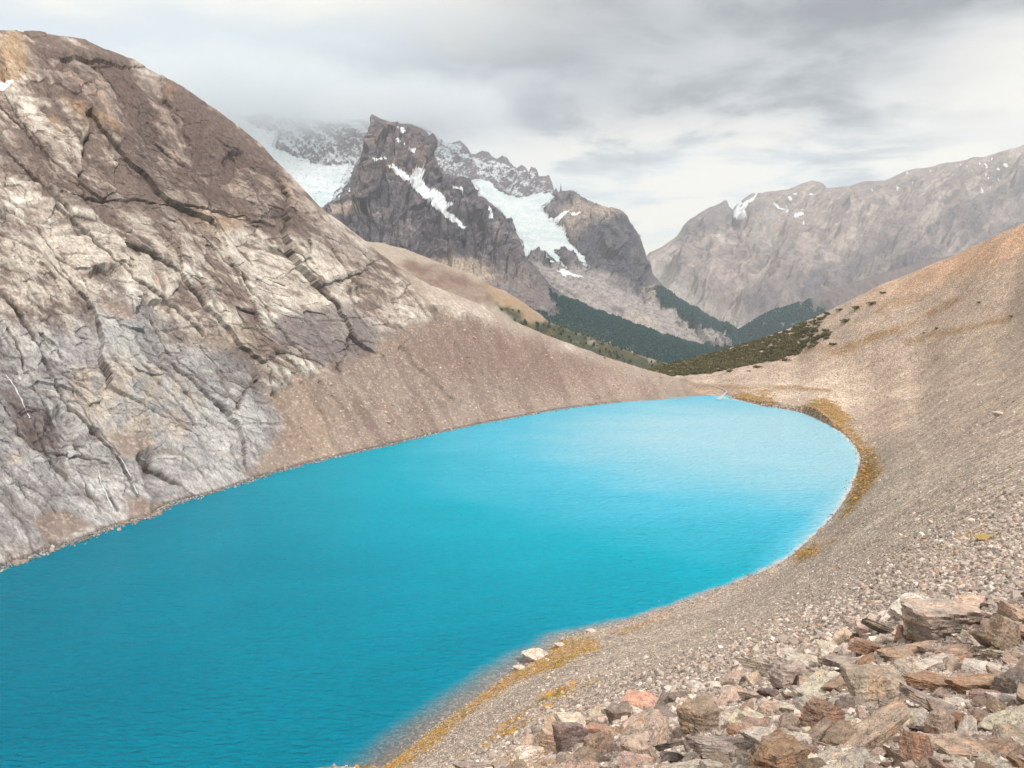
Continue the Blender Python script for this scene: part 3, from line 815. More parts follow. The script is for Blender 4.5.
h = 38 * fbm(ex / 130, ey / 150, 0 * u + 300, 4) + 26 * ridged((ex * .9 + ey * .35) / 75, (ey * .9 - ex * .35) / 170, 0 * u + 301, 5, .58) + 15 * ridged(ex / 26, ey / 22, 0 * u + 302, 4, .62)
n_d = fbm(ex / 40, ey / 40, 0 * u + 333, 4)
bb = (v + .10 * u) * 2.8 + 20 * fbm(ex / 120, ey / 120, 0 * u + 303, 3)
fA, qA, gA_ = facets(ex / 70 + .12 * n_d, ey / 95 + .12 * n_d, 5, 34, 30); fB, qB, gB_ = facets(ex / 26 + .2 * n_d, ey / 36 + .2 * n_d, 6, 13, 14); fC, qC, gC_ = facets(ex / 11, ey / 14, 7, 5, 5)
h = h * .55 + fA + fB + fC
h += 12 * ridged(bb / 55, ex / 400, 0 * u + 304, 3) + 9 * fbm(ex / 9, ey / 12, 0 * u + 305, 3, .65)
kk1 = sst(.78, .97, 1 - 2 * np.abs(perlin(ex / 45, ey / 130, 0 * u + 306))); kk2 = sst(.8, .97, 1 - 2 * np.abs(perlin(bb / 40, ex / 240, 0 * u + 307)))
h -= 12 * kk1 + 9 * kk2
S.displace(h * rk, .10 + .90 * sst(0, 18, v - skv))
wu = (u + 5 * fbm(u / 9, v / 9, 0 * u + 310, 4)).ravel(); wv = (v + 5 * fbm(u / 9, v / 9, 0 * u + 311, 4)).ravel()
g = lambda p, s=3: poly_mask(wu, wv, p, s).reshape(u.shape)
n1 = fbm(ex / 40, ey / 60, 0 * u + 312, 6, .68); n2 = fbm(bb / 22, ex / 150, 0 * u + 313, 4, .6)
col = np.ones(S.P.shape) * (0.110, 0.095, 0.112)
col = mixc(col, (0.19, 0.158, 0.165), sst(-.02, .4, n1 + .4 * n2))
col = mixc(col, (0.07, 0.065, 0.075), sst(.0, .25, -n2 + .4 * n1) * .8)
col = mixc(col, (0.20, 0.17, 0.175), sst(.1, .3, qB[0] * .6 + qC[0] * .4 + n1 * .3) * .5)
col = mixc(col, (0.055, 0.05, 0.062), np.clip(sst(.08, 0, gA_) * .5 + sst(.1, 0, gB_) * .35 + kk1 * .4 + kk2 * .35, 0, .7))
col = mixc(col, (0.27, 0.235, 0.235), sst(.14, .3, n2 + .3 * n1) * .5)
col = mixc(col, (0.23, 0.165, 0.15), g([(372, 118), (425, 130), (432, 165), (415, 185), (380, 170), (365, 190), (352, 195), (362, 150)], 6) * .6 * sst(-.3, .2, n1))
col = mixc(col, (0.40, 0.31, 0.25), (g([(330, 205), (345, 201), (366, 206), (372, 212), (350, 212), (330, 214)], 2) * .8))
col = mixc(col, (0.42, 0.34, 0.27), g([(430, 262), (455, 256), (485, 262), (500, 275), (520, 290), (480, 290), (440, 275)], 5) * .9)
col = mixc(col, (0.215, 0.175, 0.165), g([(485, 262), (526, 262), (545, 282), (556, 300), (548, 322), (500, 300)], 6) * (.6 + .4 * sst(-.2, .3, n1)))
col = mixc(col, (0.17, 0.145, 0.15), g([(485, 262), (510, 262), (520, 272), (500, 275)], 4) * .7 + g([(483, 280), (520, 285), (515, 300), (490, 290)], 4) * .7)
fm = g([(548, 288), (560, 296), (600, 311), (660, 333), (720, 350), (800, 364), (800, 400), (600, 350), (560, 330), (545, 318), (562, 312), (552, 300)], 2.5)
fm = np.maximum(fm, g([(512, 300), (545, 313), (560, 330), (540, 322)], 3) * .8)
col = mixc(col, (0.020, 0.052, 0.050), fm)
col = mixc(col, (0.10, 0.085, 0.045), g([(555, 320), (580, 325), (610, 342), (590, 345)], 4) * .5)
col = mixc(col, (0.48, 0.42, 0.38), g([(596, 338), (603, 339), (625, 348), (645, 357), (640, 359), (615, 349)], 1.2))
M_peak = rock_mat('peak_rock', 15, 1.0, 1.0)
o = S.build('mountain', M_peak, col, smooth=False)
tag(o, 'dark steep rock peak with snow gully rising behind the brown spur', 'mountain', kind='structure')
FOREST.append((S.P.copy(), fm > .55, 17000, 3.0, (0.013, 0.040, 0.039)))
snow = g([(411, 170), (420, 166), (425, 172), (423, 180), (428, 186), (440, 192), (447, 200), (455, 205), (445, 208), (455, 218), (470, 228), (480, 229), (462, 228), (445, 216), (432, 206), (420, 195), (411, 186)], 1.5)
for p in ([(388, 163), (393, 164), (400, 168), (408, 176), (407, 180), (396, 175)], [(398, 168), (410, 178), (412, 183), (402, 180)], [(400, 140), (408, 148), (416, 150), (414, 153), (404, 146)], [(369, 158), (376, 157), (388, 158), (386, 161), (372, 161)], [(452, 186), (464, 187), (463, 190), (454, 189)],
          [(488, 207), (493, 213), (494, 219), (489, 220), (489, 214)], [(396, 125), (404, 128), (408, 132), (402, 133)], [(345, 197), (350, 186), (352, 176), (350, 190)], [(396, 136), (400, 140), (398, 144)], [(474, 208), (478, 209), (476, 213)]):
    snow = np.maximum(snow, g(p, 1.3))
M_snow = plain_mat('snow', (0.58, 0.60, 0.62), 0.7, 0.05, 0.35, 0.7, 10, 0.2)
snow = snow * sst(-.9, -.2, n1 + n2 * .6 + 1.2 * (snow - .4))
o = drape('snow', S.P, snow > .45, 1.2 + 0 * snow, mat=M_snow)
tag(o, 'white snow lying in the gully and on ledges of the dark peak', 'snow', kind='stuff')

# =================================================================== ROUNDED ROCK MOUNTAIN BESIDE THE GLACIER
sk = [(420, 225, 3350), (455, 196, 3450), (470, 184, 3500), (482, 182, 3550), (500, 190, 3600), (515, 198, 3620), (530, 199, 3640), (545, 195, 3650), (556, 193, 3620), (560, 192, 3600), (575, 194, 3580), (585, 200, 3540), (592, 206, 3500), (596, 203, 3500), (605, 207, 3480), (618, 210, 3460), (625, 215, 3440),
      (632, 227, 3420), (640, 240, 3400), (646, 252, 3380), (650, 264, 3350), (655, 275, 3300), (662, 285, 3260), (680, 299, 3200), (700, 311, 3150), (720, 322, 3100), (742, 332, 3050), (780, 345, 3000)]
base = [(420, 300, 2350), (540, 300, 2400), (600, 335, 2380), (660, 352, 2420), (700, 358, 2500), (742, 352, 2700), (780, 358, 2700)]
m1 = [(420, 262, 2800), (530, 262, 2800), (580, 265, 2850), (620, 285, 2850), (650, 300, 2850), (690, 325, 2800), (742, 341, 2860), (780, 350, 2860)]
m2 = [(420, 235, 3100), (500, 218, 3180), (560, 225, 3200), (600, 240, 3150), (640, 266, 3100), (660, 290, 3060), (690, 312, 3000), (742, 336, 2950), (780, 347, 2950)]
S = Sheet(430, 775, 0.75, [base, m1, m2, sk], 0.7, back=((120, 30), (350, 350), (600, 650)), sm=3)
u, v = S.U, S.V
skv = np.interp(u, [p[0] for p in sk], [p[1] for p in sk])
ex, ey = u * 4.0, v * 4.0
wu = (u + 5 * fbm(u / 9, v / 9, 0 * u + 410, 4)).ravel(); wv = (v + 4 * fbm(u / 9, v / 9, 0 * u + 411, 4)).ravel()
g = lambda p, s=3: poly_mask(wu, wv, p, s).reshape(u.shape)
glac_p = [(470, 180), (482, 180), (495, 190), (507, 197), (520, 199), (535, 196), (552, 194), (556, 199), (545, 207), (545, 212), (556, 221), (566, 232), (572, 242), (580, 252), (588, 262), (588, 267), (580, 264), (572, 254), (562, 252), (562, 262), (568, 270), (556, 264), (545, 254), (536, 253), (528, 258), (522, 248), (512, 230), (498, 212), (480, 198)]
gl = g(glac_p, 2)
ice_rock = g([(555, 252), (566, 252), (582, 264), (580, 268), (568, 264)], 1.5)
gl = gl * (1 - ice_rock)
mor = g([(525, 262), (560, 268), (600, 272), (640, 300), (680, 325), (710, 345), (600, 340), (560, 300)], 6)
h = 45 * fbm(ex / 210, ey / 200, 0 * u + 400, 4) + 24 * ridged((ex + ey * .4) / 80, (ey - ex * .4) / 170, 0 * u + 401, 5, .57) + 17 * ridged(ex / 30, ey / 26, 0 * u + 402, 4, .62) + 9 * fbm(ex / 11, ey / 11, 0 * u + 405, 3, .65)
hm = 15 * ridged((ey * .85 - ex * .5) / 34, (ex * .85 + ey * .5) / 260, 0 * u + 403, 4) + 9 * fbm(ex / 14, ey / 14, 0 * u + 404, 4, .65)
n_d = fbm(ex / 40, ey / 40, 0 * u + 433, 4)
fA, qA, gA_ = facets(ex / 110 + .12 * n_d, ey / 130 + .12 * n_d, 8, 40, 40); fB, qB, gB_ = facets(ex / 38 + .2 * n_d, ey / 48 + .2 * n_d, 9, 16, 18); fC, qC, gC_ = facets(ex / 15, ey / 19, 10, 6, 6)
h = h * .55 + fA + fB + fC
hm = hm + .4 * fC
h = h * (1 - mor) * (1 - gl) + hm * mor + gl * (-12)
S.displace(h, .3 + .7 * sst(0, 12, v - skv))
n1 = fbm(ex / 60, ey / 80, 0 * u + 412, 6, .68); n2 = fbm((ey + .2 * ex) / 30, ex / 160, 0 * u + 413, 4, .6)
n3 = ridged((ey * .85 - ex * .5) / 40, (ex * .85 + ey * .5) / 200, 0 * u + 414, 4)
col = np.ones(S.P.shape) * (0.135, 0.118, 0.135)
col = mixc(col, (0.24, 0.20, 0.19), sst(0, .4, n1))
col = mixc(col, (0.085, 0.08, 0.092), sst(.0, .4, -n2) * .7)
col = mixc(col, (0.07, 0.07, 0.085), g([(580, 235), (605, 225), (630, 222), (645, 252), (652, 275), (645, 295), (620, 280), (590, 262), (575, 248)], 5) * (.55 + .35 * sst(-.3, .2, -n1)))
col = mixc(col, (0.35, 0.275, 0.225), g([(556, 216), (580, 208), (598, 204), (622, 212), (600, 222), (575, 232), (572, 240)], 5) * .8)
mc = mixc(np.ones(S.P.shape) * (0.20, 0.176, 0.178), (0.33, 0.29, 0.278), sst(-.1, .5, n3))
mc = mixc(mc, (0.115, 0.103, 0.108), sst(.05, .4, -n3 + .3 * n1) * .7)
mor2 = np.maximum(mor, g([(600, 272), (640, 300), (655, 300), (690, 322), (742, 345), (700, 358), (600, 340)], 5))
col = col * (1 - mor2[..., None]) + mc * mor2[..., None]
col = mixc(col, (0.42, 0.35, 0.29), g([(620, 318), (635, 312), (660, 325), (650, 335), (625, 328)], 4) * .6 + g([(640, 290), (652, 285), (662, 295), (650, 302)], 3) * .6)
fm = g([(655, 288), (665, 287), (690, 304), (720, 322), (742, 332), (775, 345), (775, 360), (735, 342), (718, 338), (700, 326), (672, 312), (658, 300)], 2.0)
col = mixc(col, (0.022, 0.050, 0.048), fm)
o = S.build('mountain', rock_mat('round_rock', 20, 1.0, 1.0), col, smooth=False)
tag(o, 'rounded dark rock mountain with grey moraine beside the hanging glacier', 'mountain', kind='structure')
FOREST.append((S.P.copy(), fm > .55, 12000, 3.3, (0.013, 0.042, 0.045)))
# glacier: its own body of ice on the mountain
mg, t = new_mat('glacier_ice')
co = t.n('ShaderNodeTexCoord').outputs['Object']
mp = t.n('ShaderNodeMapping', {'Vector': co, 'Rotation': (0, 0, 0.6), 'Scale': (1, 1.6, 1.6)}).outputs[0]
n = t.noise(mp, 0.012, 9, .72); n2 = t.noise(mp, 0.06, 6, .75)
blue = t.ramp(t.m('ADD', t.m('MULTIPLY', n, .6), t.m('MULTIPLY', n2, .4)), .40, .56)
c = t.mix(blue, (0.41, 0.49, 0.515, 1), (0.56, 0.595, 0.605, 1))
finish(t, c, .5, t.m('ADD', n, t.m('MULTIPLY', n2, .5)), .8, 22, .3)
cre = ridged((ey * .5 + ex * .86) / 26, (ey * .86 - ex * .5) / 90, 0 * u + 420, 3)
up = np.zeros_like(gl)
gk = gl > .4
o = drape('glacier', S.P, gk, 7 + 14 * sst(.4, 1, gl) + 5 * cre * sst(.5, 1, gl), mat=mg)
tag(o, 'pale blue hanging glacier tongue flowing between the dark peak and the rounded mountain', 'glacier', kind='structure')
s2 = np.maximum.reduce([g(p, 1.3) for p in ([(553, 219), (562, 218), (570, 217), (566, 221), (558, 223)], [(566, 221), (582, 221), (574, 223)], [(556, 272), (562, 270), (572, 275), (584, 279), (578, 280), (565, 276)], [(563, 226), (566, 232), (563, 233)], [(569, 244), (573, 246), (570, 247)])])
o = drape('snow', S.P, s2 > .45, 2 + 0 * s2, mat=M_snow)
tag(o, 'small white snow scraps at the edge of the hanging glacier', 'snow', kind='stuff')

# =================================================================== SNOWY JAGGED RIDGE AND ICEFIELD
sk = [(150, 108, 4500), (240, 116, 4500), (270, 112, 4500), (300, 118, 4500), (330, 120, 4500), (360, 120, 4500), (400, 118, 4500), (425, 128, 4480), (436, 134, 4470), (444, 142, 4460), (452, 144, 4450), (460, 141, 4450), (466, 147, 4450), (471, 154, 4440), (476, 154, 4440), (482, 150, 4440), (488, 152, 4430), (493, 156, 4430),
      (497, 158, 4420), (502, 154.5, 4420), (507, 157, 4420), (512, 164, 4410), (517, 169, 4400), (521, 165.5, 4400), (525, 168, 4400), (529, 172, 4390), (531, 166.5, 4390), (536, 168, 4390), (539, 176, 4380), (549, 175, 4380), (552, 183, 4370), (554, 191, 4370), (556, 188, 4370), (558, 193, 4370), (560, 191, 4370), (560.8, 183, 4370), (561.6, 191, 4370), (575, 194, 4350), (588, 201, 4340), (640, 235, 4330)]
base = [(150, 262, 3500), (330, 240, 3500), (400, 245, 3600), (500, 225, 3800), (640, 262, 3900)]
m1 = [(150, 212, 3850), (300, 200, 3850), (345, 200, 3900), (400, 200, 3950), (470, 190, 4100), (510, 200, 4120), (560, 205, 4150), (640, 250, 4150)]
m2 = [(150, 155, 4200), (300, 158, 4180), (345, 165, 4200), (400, 160, 4220), (450, 168, 4250), (510, 178, 4270), (560, 198, 4280), (640, 240, 4280)]
S = Sheet(180, 640, 0.7, [base, m1, m2, sk], 0.65, back=((150, 60), (500, 500), (800, 800)), sm=2)
u, v = S.U, S.V
skv = np.interp(u, [p[0] for p in sk], [p[1] for p in sk])
ex, ey = u * 5.5, v * 5.5
h = 60 * fbm(ex / 260, ey / 260, 0 * u + 500, 4) + 48 * ridged((ex + ey * .3) / 110, ey / 190, 0 * u + 501, 5, .6) + 14 * ridged(ex / 36, ey / 40, 0 * u + 502, 4, .6)
ice = poly_mask((u + 4 * fbm(u / 10, v / 10, 0 * u + 520, 4)).ravel(), (v + 4 * fbm(u / 10, v / 10, 0 * u + 521, 4)).ravel(), [(200, 100), (262, 128), (278, 132), (278, 148), (295, 155), (312, 162), (330, 166), (352, 162), (356, 168), (346, 182), (335, 205), (318, 222), (180, 240)], 3).reshape(u.shape)
S.displace(h * (1 - .85 * ice), .22 + .78 * sst(0, 12, v - skv))
n1 = fbm(ex / 60, ey / 45, 0 * u + 510, 5, .65); n2 = fbm(ex / 200, ey / 200, 0 * u + 511, 3); n3 = fbm((ey - ex * .5) / 44, ex / 110, 0 * u + 512, 5, .62)
col = np.ones(S.P.shape) * (0.16, 0.14, 0.155)
col = mixc(col, (0.24, 0.20, 0.20), sst(0, .4, n1))
slope_up = S.N[..., 2]
Nn = normals(S.P)[..., 2]
snw = sst(.0, .12, n3 * 1.0 + n1 * .16 + (Nn - .45) * .8 - .06 - .10 * sst(470, 545, u) - .30 * sst(8, 0, v - skv) * sst(440, 470, u))
col = mixc(col, (0.54, 0.565, 0.60), snw)
o = S.build('mountain', rock_mat('ridge_rock', 26, 0.5, 0.9), col, smooth=False)
tag(o, 'jagged snow dusted ridge running behind the dark peak into the cloud', 'mountain', kind='structure')
cre = fbm((ey) / 30, ex / 120, 0 * u + 530, 4)
mi, t = new_mat('icefield_ice')
co = t.n('ShaderNodeTexCoord').outputs['Object']
mp = t.n('ShaderNodeMapping', {'Vector': co, 'Scale': (.6, 1, 3.0)}).outputs[0]
n = t.noise(mp, 0.006, 8, .62)
zz = t.n('ShaderNodeSeparateXYZ', {0: co}).outputs[2]
lowm = t.ramp(zz, 760, 560)
blue = t.m('MULTIPLY', t.ramp(n, .58, .44), t.m('MULTIPLY_ADD', lowm, .8, .2))
finish(t, t.mix(blue, (0.52, 0.545, 0.56, 1), (0.40, 0.47, 0.49, 1)), .5, n, .7, 40, .3)
o = drape('glacier', S.P, ice > .4, 8 + 30 * sst(.4, 1, ice) + 5 * cre * sst(.5, 1, ice), mat=mi)
tag(o, 'white icefield high between the left mountain and the dark peak', 'glacier', kind='structure')

# =================================================================== RIGHT FAR MOUNTAIN
sk = [(560, 275, 6300), (600, 268, 6300), (640, 262, 6250), (650, 252, 6200), (655, 250, 6200), (662, 247, 6180), (675, 238, 6150), (690, 222, 6100), (700, 214, 6080), (710, 208, 6060), (720, 204, 6050), (726, 200, 6040), (729, 206, 6040), (733, 210, 6100), (737, 204, 6100), (745, 199, 6100), (752, 195, 6100), (770, 193, 6100), (790, 190, 6080), (800, 186, 6080), (812, 182.5, 6060), (822, 184, 6050), (826, 188, 6040), (840, 187, 6020), (850, 188.5, 6000),
      (865, 183, 5980), (885, 180.5, 5960), (905, 172, 5940), (915, 168, 5930), (930, 166, 5900), (960, 162, 5880), (985, 157, 5860), (1000, 152, 5840), (1024, 146, 5820), (1150, 118, 5700), (1280, 96, 5600)]
base = [(560, 335, 4200), (700, 330, 4200), (760, 332, 4150), (830, 325, 4100), (1024, 300, 4000), (1280, 280, 4000)]
m1 = [(560, 308, 4700), (680, 303, 4700), (720, 316, 4500), (760, 314, 4500), (830, 295, 4550), (1024, 250, 4600), (1280, 220, 4600)]
m2 = [(560, 290, 5400), (660, 280, 5400), (720, 270, 5200), (790, 250, 5200), (900, 225, 5250), (1024, 200, 5250), (1280, 165, 5200)]
S = Sheet(560, 1230, 0.9, [base, m1, m2, sk], 0.8, back=((200, 60), (600, 500), (1000, 1000)), sm=6)
u, v = S.U, S.V
skv = np.interp(u, [p[0] for p in sk], [p[1] for p in sk])
ex, ey = u * 6.5, v * 6.5
a2 = math.radians(-38)
f1 = ex * math.cos(a2) + ey * math.sin(a2); f2 = -ex * math.sin(a2) + ey * math.cos(a2)
wr = 90 * fbm(ex / 500, ey / 500, 0 * u + 601, 3)
h = 110 * fbm(ex / 480, ey / 480, 0 * u + 600, 4) + 210 * ridged((f2 + wr) / 330, f1 / 900, 0 * u + 602, 5, .52) + 95 * ridged((f2 + wr * .6) / 110, f1 / 300, 0 * u + 603, 4, .55) + 9 * ridged(ex / 45, ey / 45, 0 * u + 604, 3, .55)
valm = sst(60, 0, u - 640 - .0 * v) * sst(250, 275, v)
h *= (1 - .75 * valm) * (1 - .8 * sst(306, 322, v))
S.displace(h, .14 + .86 * sst(0, 26, v - skv))
wu = (u + 9 * fbm(u / 16, v / 16, 0 * u + 610, 4)).ravel(); wv = (v + 7 * fbm(u / 16, v / 16, 0 * u + 611, 4)).ravel()
g = lambda p, s=5: poly_mask(wu, wv, p, s).reshape(u.shape)
n1 = fbm((f2 + wr) / 130, f1 / 420, 0 * u + 612, 5, .6); n2 = fbm(ex / 60, ey / 60, 0 * u + 613, 5, .6); n3 = fbm((f2 + wr) / 40, f1 / 180, 0 * u + 614, 6, .66)
col = np.ones(S.P.shape) * (0.285, 0.225, 0.208)
col = mixc(col, (0.39, 0.315, 0.275), sst(-.05, .4, n1 + .4 * n2))
col = mixc(col, (0.20, 0.165, 0.175), sst(.0, .22, -n3 + .3 * n2) * .85)
col = mixc(col, (0.46, 0.385, 0.345), sst(.08, .28, n3 + .4 * n1) * .7)
col = mixc(col, (0.125, 0.105, 0.125), g([(735, 300), (745, 292), (800, 270), (860, 250), (940, 215), (1024, 180), (1150, 150), (1150, 230), (1024, 250), (900, 290), (820, 305), (760, 318)], 12) * (.25 + .65 * sst(-.15, .2, -n1 + .5 * n3)))  # purple-dark rock bands, with the shadows of the ribs painted in
col = mixc(col, (0.175, 0.155, 0.17), g([(690, 224), (727, 200), (734, 212), (732, 222), (712, 232), (690, 236), (670, 244)], 4) * .75)
col = mixc(col, (0.40, 0.36, 0.33), g([(640, 262), (655, 262), (690, 292), (720, 308), (742, 322), (690, 318), (640, 300)], 8) * .8)
col = mixc(col, (0.42, 0.355, 0.325), g([(745, 225), (775, 205), (790, 220), (780, 245), (750, 255)], 10) * .5)
sn = np.zeros(u.shape)
for p in ([(733, 212), (740, 203), (750, 198), (760, 194), (752, 202), (742, 208), (748, 217), (738, 221), (733, 218)], [(773, 203), (782, 208), (789, 211), (783, 212), (776, 208)], [(790, 217), (796, 213), (804, 214), (802, 218), (794, 219)], [(802, 224), (806, 222), (804, 227)], [(712, 238.5), (718, 235), (723, 233), (717, 237)], [(785, 196), (792, 195), (790, 200)]):
    sn = np.maximum(sn, g(p, 1.6))
spk = g([(965, 165), (1000, 155), (1015, 170), (985, 195), (965, 185)], 4) * sst(.16, .24, fbm(u / 4.0, v / 6.0, 0 * u + 620, 3)) + g([(775, 195), (815, 188), (812, 215), (785, 215)], 4) * sst(.2, .3, fbm(u / 5, v / 3.5, 0 * u + 621, 3)) + .8 * sst(30, 5, v - skv) * sst(.34, .42, fbm(u / 5, v / 7, 0 * u + 622, 3)) * sst(740, 760, u)
sn = np.maximum(sn, spk)
sn *= sst(-.4, 0, n2 + .2)
col = mixc(col, (0.84, 0.85, 0.87), sn * 0)
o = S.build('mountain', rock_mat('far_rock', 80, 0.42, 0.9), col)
tag(o, 'broad brown far mountain with snow specks across the valley on the right', 'mountain', kind='structure')
o = drape('snow', S.P, sn > .45, 3 + 0 * sn, mat=M_snow)
tag(o, 'white snow specks near the crest of the far right mountain', 'snow', kind='stuff')

# forested foothill right of the valley mouth
sk = [(700, 345, 2700), (735, 333, 2750), (748, 324, 2780), (760, 316, 2800), (775, 309, 2800), (795, 304, 2800), (812, 298, 2800), (830, 290, 2800), (860, 280, 2780), (920, 262, 2750), (1000, 245, 2700)]
low_ = [(a, b + 48, d - 420) for a, b, d in sk]
S = Sheet(705, 990, 1.0, [low_, sk], 0.9, back=((100, 20), (400, 220), (600, 400)), sm=2)
u, v = S.U, S.V
skv = np.interp(u, [p[0] for p in sk], [p[1] for p in sk])
ex, ey = u * 3.6, v * 3.6
S.displace((14 * fbm(ex / 90, ey / 90, 0 * u + 700, 4) + 5 * fbm(ex / 20, ey / 20, 0 * u + 701, 3)) * (.3 + .7 * sst(0, 14, v - skv)))
nn = fbm(u / 14, v / 10, 0 * u + 702, 4)
fm = sst(-.55, -.2, nn) * (1 - sst(800, 850, u + 30 * nn + .9 * (20 - (v - skv))))
col = mixc(np.ones(S.P.shape) * (0.155, 0.128, 0.13), (0.020, 0.052, 0.052), fm)
o = S.build('hill', rock_mat('foothill_soil', 14, 0.4, .5), col)
tag(o, 'dark forested foothill at the right side of the valley mouth', 'hill', kind='structure')
FOREST.append((S.P.copy(), (fm > .6), 12000, 3.3, (0.013, 0.042, 0.045)))

# =================================================================== VALLEY GROUND (one sheet to the horizon), RIVER
aa = np.linspace(0, 2 * math.pi, 181)[:-1]; rr_ = np.array([0.5, 300, 700, 1000, 1400, 1900, 2500, 3200, 4000, 5000, 6500, 9000])
G = np.stack([rr_[:, None] * np.cos(aa)[None], rr_[:, None] * np.sin(aa)[None], np.broadcast_to(np.where(rr_ < 1100, -260, -135)[:, None], (len(rr_), len(aa)))], -1)
G = np.concatenate([G, G[:, :1]], 1)
gc = np.ones(G.shape) * (0.36, 0.32, 0.29)
o = link('ground', raw_mesh('ground', G.reshape(-1, 3), grid_faces(*G.shape[:2]), True, None, {'albedo': gc.reshape(-1, 3)}), rock_mat('valley_gravel', 60, .35, .3))
tag(o, 'pale gravel valley floor beyond the lake', 'ground', kind='structure')


def ribbon(name, pts, widths, mat, lift=0.0):
    pts = np.asarray(pts, float); vs = []
    for i, p in enumerate(pts):
        d = pts[min(i + 1, len(pts) - 1)] - pts[max(i - 1, 0)]
        s_ = np.cross(d, (0, 0, 1)); s_ /= max(np.linalg.norm(s_), 1e-6)
        w = widths[i] if hasattr(widths, '__len__') else widths
        vs += [p - s_ * w / 2 + (0, 0, lift), p + (0, 0, lift + w * .08), p + s_ * w / 2 + (0, 0, lift)]
    k = len(pts); f = []
    for i in range(k - 1):
        for j in (0, 1):
            a = 3 * i + j; f.append((a, a + 1, a + 4, a + 3))
    return link(name, raw_mesh(name, np.array(vs), np.array(f)), mat)


M_stream = plain_mat('stream_water', (0.40, 0.44, 0.45), 0.25, .8, .2, .3, .2, .5)
rp = []
for (a, b) in [(716, 311), (728, 313), (738, 314), (743, 317), (740, 320), (739, 324), (741, 328), (742, 333)]:
    bb_ = (384 - b) / F; D = (215 - 0) / -((-SP + bb_ * CP) / (CP + bb_ * SP)); rp.append(un(a, b, min(D, 6500)) + (0, 0, 1.5))
o = ribbon('river', rp, [40, 50, 60, 60, 60, 45, 40, 40], M_stream)
tag(o, 'pale river winding through the far valley', 'river', kind='structure')

# =================================================================== FORESTS (canopies of many small crowns)
ico = bmesh.new(); bmesh.ops.create_icosphere(ico, subdivisions=1, radius=1); ico.verts.ensure_lookup_table()
IV = np.array([v_.co[:] for v_ in ico.verts]); IF = np.array([[q.index for q in f_.verts] for f_ in ico.faces]); ico.free()
fv, ff, fc = [], [], []; off = 0
for P, mk, cnt, size, cl_ in FOREST:
    idx = np.argwhere(mk)
    if len(idx) == 0: continue
    sel = idx[RNG.integers(0, len(idx), cnt)]
    pos = P[sel[:, 0], sel[:, 1]]
    s_ = size * RNG.uniform(.6, 1.25, cnt)
    V = IV[None] * s_[:, None, None] * np.array([.62, .62, 1.0]) * RNG.uniform(.65, 1.3, (cnt, 12, 1)) + (pos + RNG.normal(0, size * .5, pos.shape) * (1, 1, .1) + np.stack([0 * s_, 0 * s_, s_ * .45], -1))[:, None]
    fv.append(V.reshape(-1, 3)); ff.append((IF[None] + (np.arange(cnt) * 12)[:, None, None] + off).reshape(-1, 3)); off += cnt * 12
    cc_ = np.array(cl_)[None] * RNG.uniform(.75, 1.25, (cnt, 1)) * RNG.uniform(.9, 1.1, (cnt, 3))
    fc.append(np.repeat(cc_, 12, 0))
M_leaf = plain_mat('foliage', (.05, .06, .03), .9, .6, .4, .5, .4, .1, attr='albedo')
o = link('forest', raw_mesh('forest', np.concatenate(fv), np.concatenate(ff), False, None, {'albedo': np.concatenate(fc)}), M_leaf)
tag(o, 'dark green forest covering the lower slopes of the far valley', 'forest', kind='stuff')

# =================================================================== LAKE
gx = np.arange(-420, 240, 2.0); gy = np.arange(70, 640, 2.0)
LX, LY = np.meshgrid(gx, gy)
NS = SHO[:, :2]
d_near = line_dist(LX.ravel(), LY.ravel(), NS, 4000).reshape(LX.shape)
inside = poly_mask(LX.ravel(), LY.ravel(), ring, 14.0).reshape(LX.shape) > 0.02
pale = 1 - sst(30, 385, np.hypot((LX - 150) * .95, (LY - 420) * .9) + 13 * fbm(LX / 70, LY / 90, 0 * LX, 3) + 5 * fbm(LX / 14, LY / 20, 0 * LX + 3, 3))
wid = 3 + 8 * sst(260, 130, LY) * sst(40, -5, LX)
pale = np.maximum(pale, (.35 + .65 * sst(10, 120, LX)) * np.exp(-d_near / 38) * sst(-5, 90, LX))
shal = (1 - sst(0.0, 1.0, (d_near + 2.0 * fbm(LX / 8, LY / 8, 0 * LX + 6, 3)) / wid))
patch = fbm(LX / 55, LY / 30, 0 * LX + 8, 4)
f = grid_faces(*LX.shape); f = f[inside.ravel()[f].all(1)]
used = np.unique(f); mp_ = np.full(LX.size, -1, np.int32); mp_[used] = np.arange(len(used))
me = raw_mesh('lake', np.stack([LX.ravel(), LY.ravel(), 0 * LX.ravel()], -1)[used], mp_[f], True,
              {'pale': pale.ravel()[used], 'shallow': shal.ravel()[used], 'patch': patch.ravel()[used]})
ml, t = new_mat('glacial_water')
pa = t.n('ShaderNodeAttribute', attribute_name='pale').outputs['Fac']; shl = t.n('ShaderNodeAttribute', attribute_name='shallow').outputs['Fac']; pt = t.n('ShaderNodeAttribute', attribute_name='patch').outputs['Fac']
co = t.n('ShaderNodeTexCoord').outputs['Object']
cr_ = t.n('ShaderNodeValToRGB', {0: t.m('MULTIPLY_ADD', pt, .07, pa)})
el = cr_.color_ramp.elements
el[0].position = 0.0; el[0].color = (0.0, 0.130, 0.205, 1)
el[1].position = 1.0; el[1].color = (0.28, 0.49, 0.585, 1)
for p_, c_ in ((.25, (0.0, 0.205, 0.30, 1)), (.5, (0.0, 0.305, 0.42, 1)), (.75, (0.065, 0.395, 0.55, 1))):
    e_ = el.new(p_); e_.color = c_
mpw = t.n('ShaderNodeMapping', {'Vector': co, 'Rotation': (0, 0, .35), 'Scale': (.55, 1.5, 1)}).outputs[0]
w1 = t.noise(mpw, .62, 3, .55, dist=.4); w2 = t.noise(mpw, .16, 3, .5)
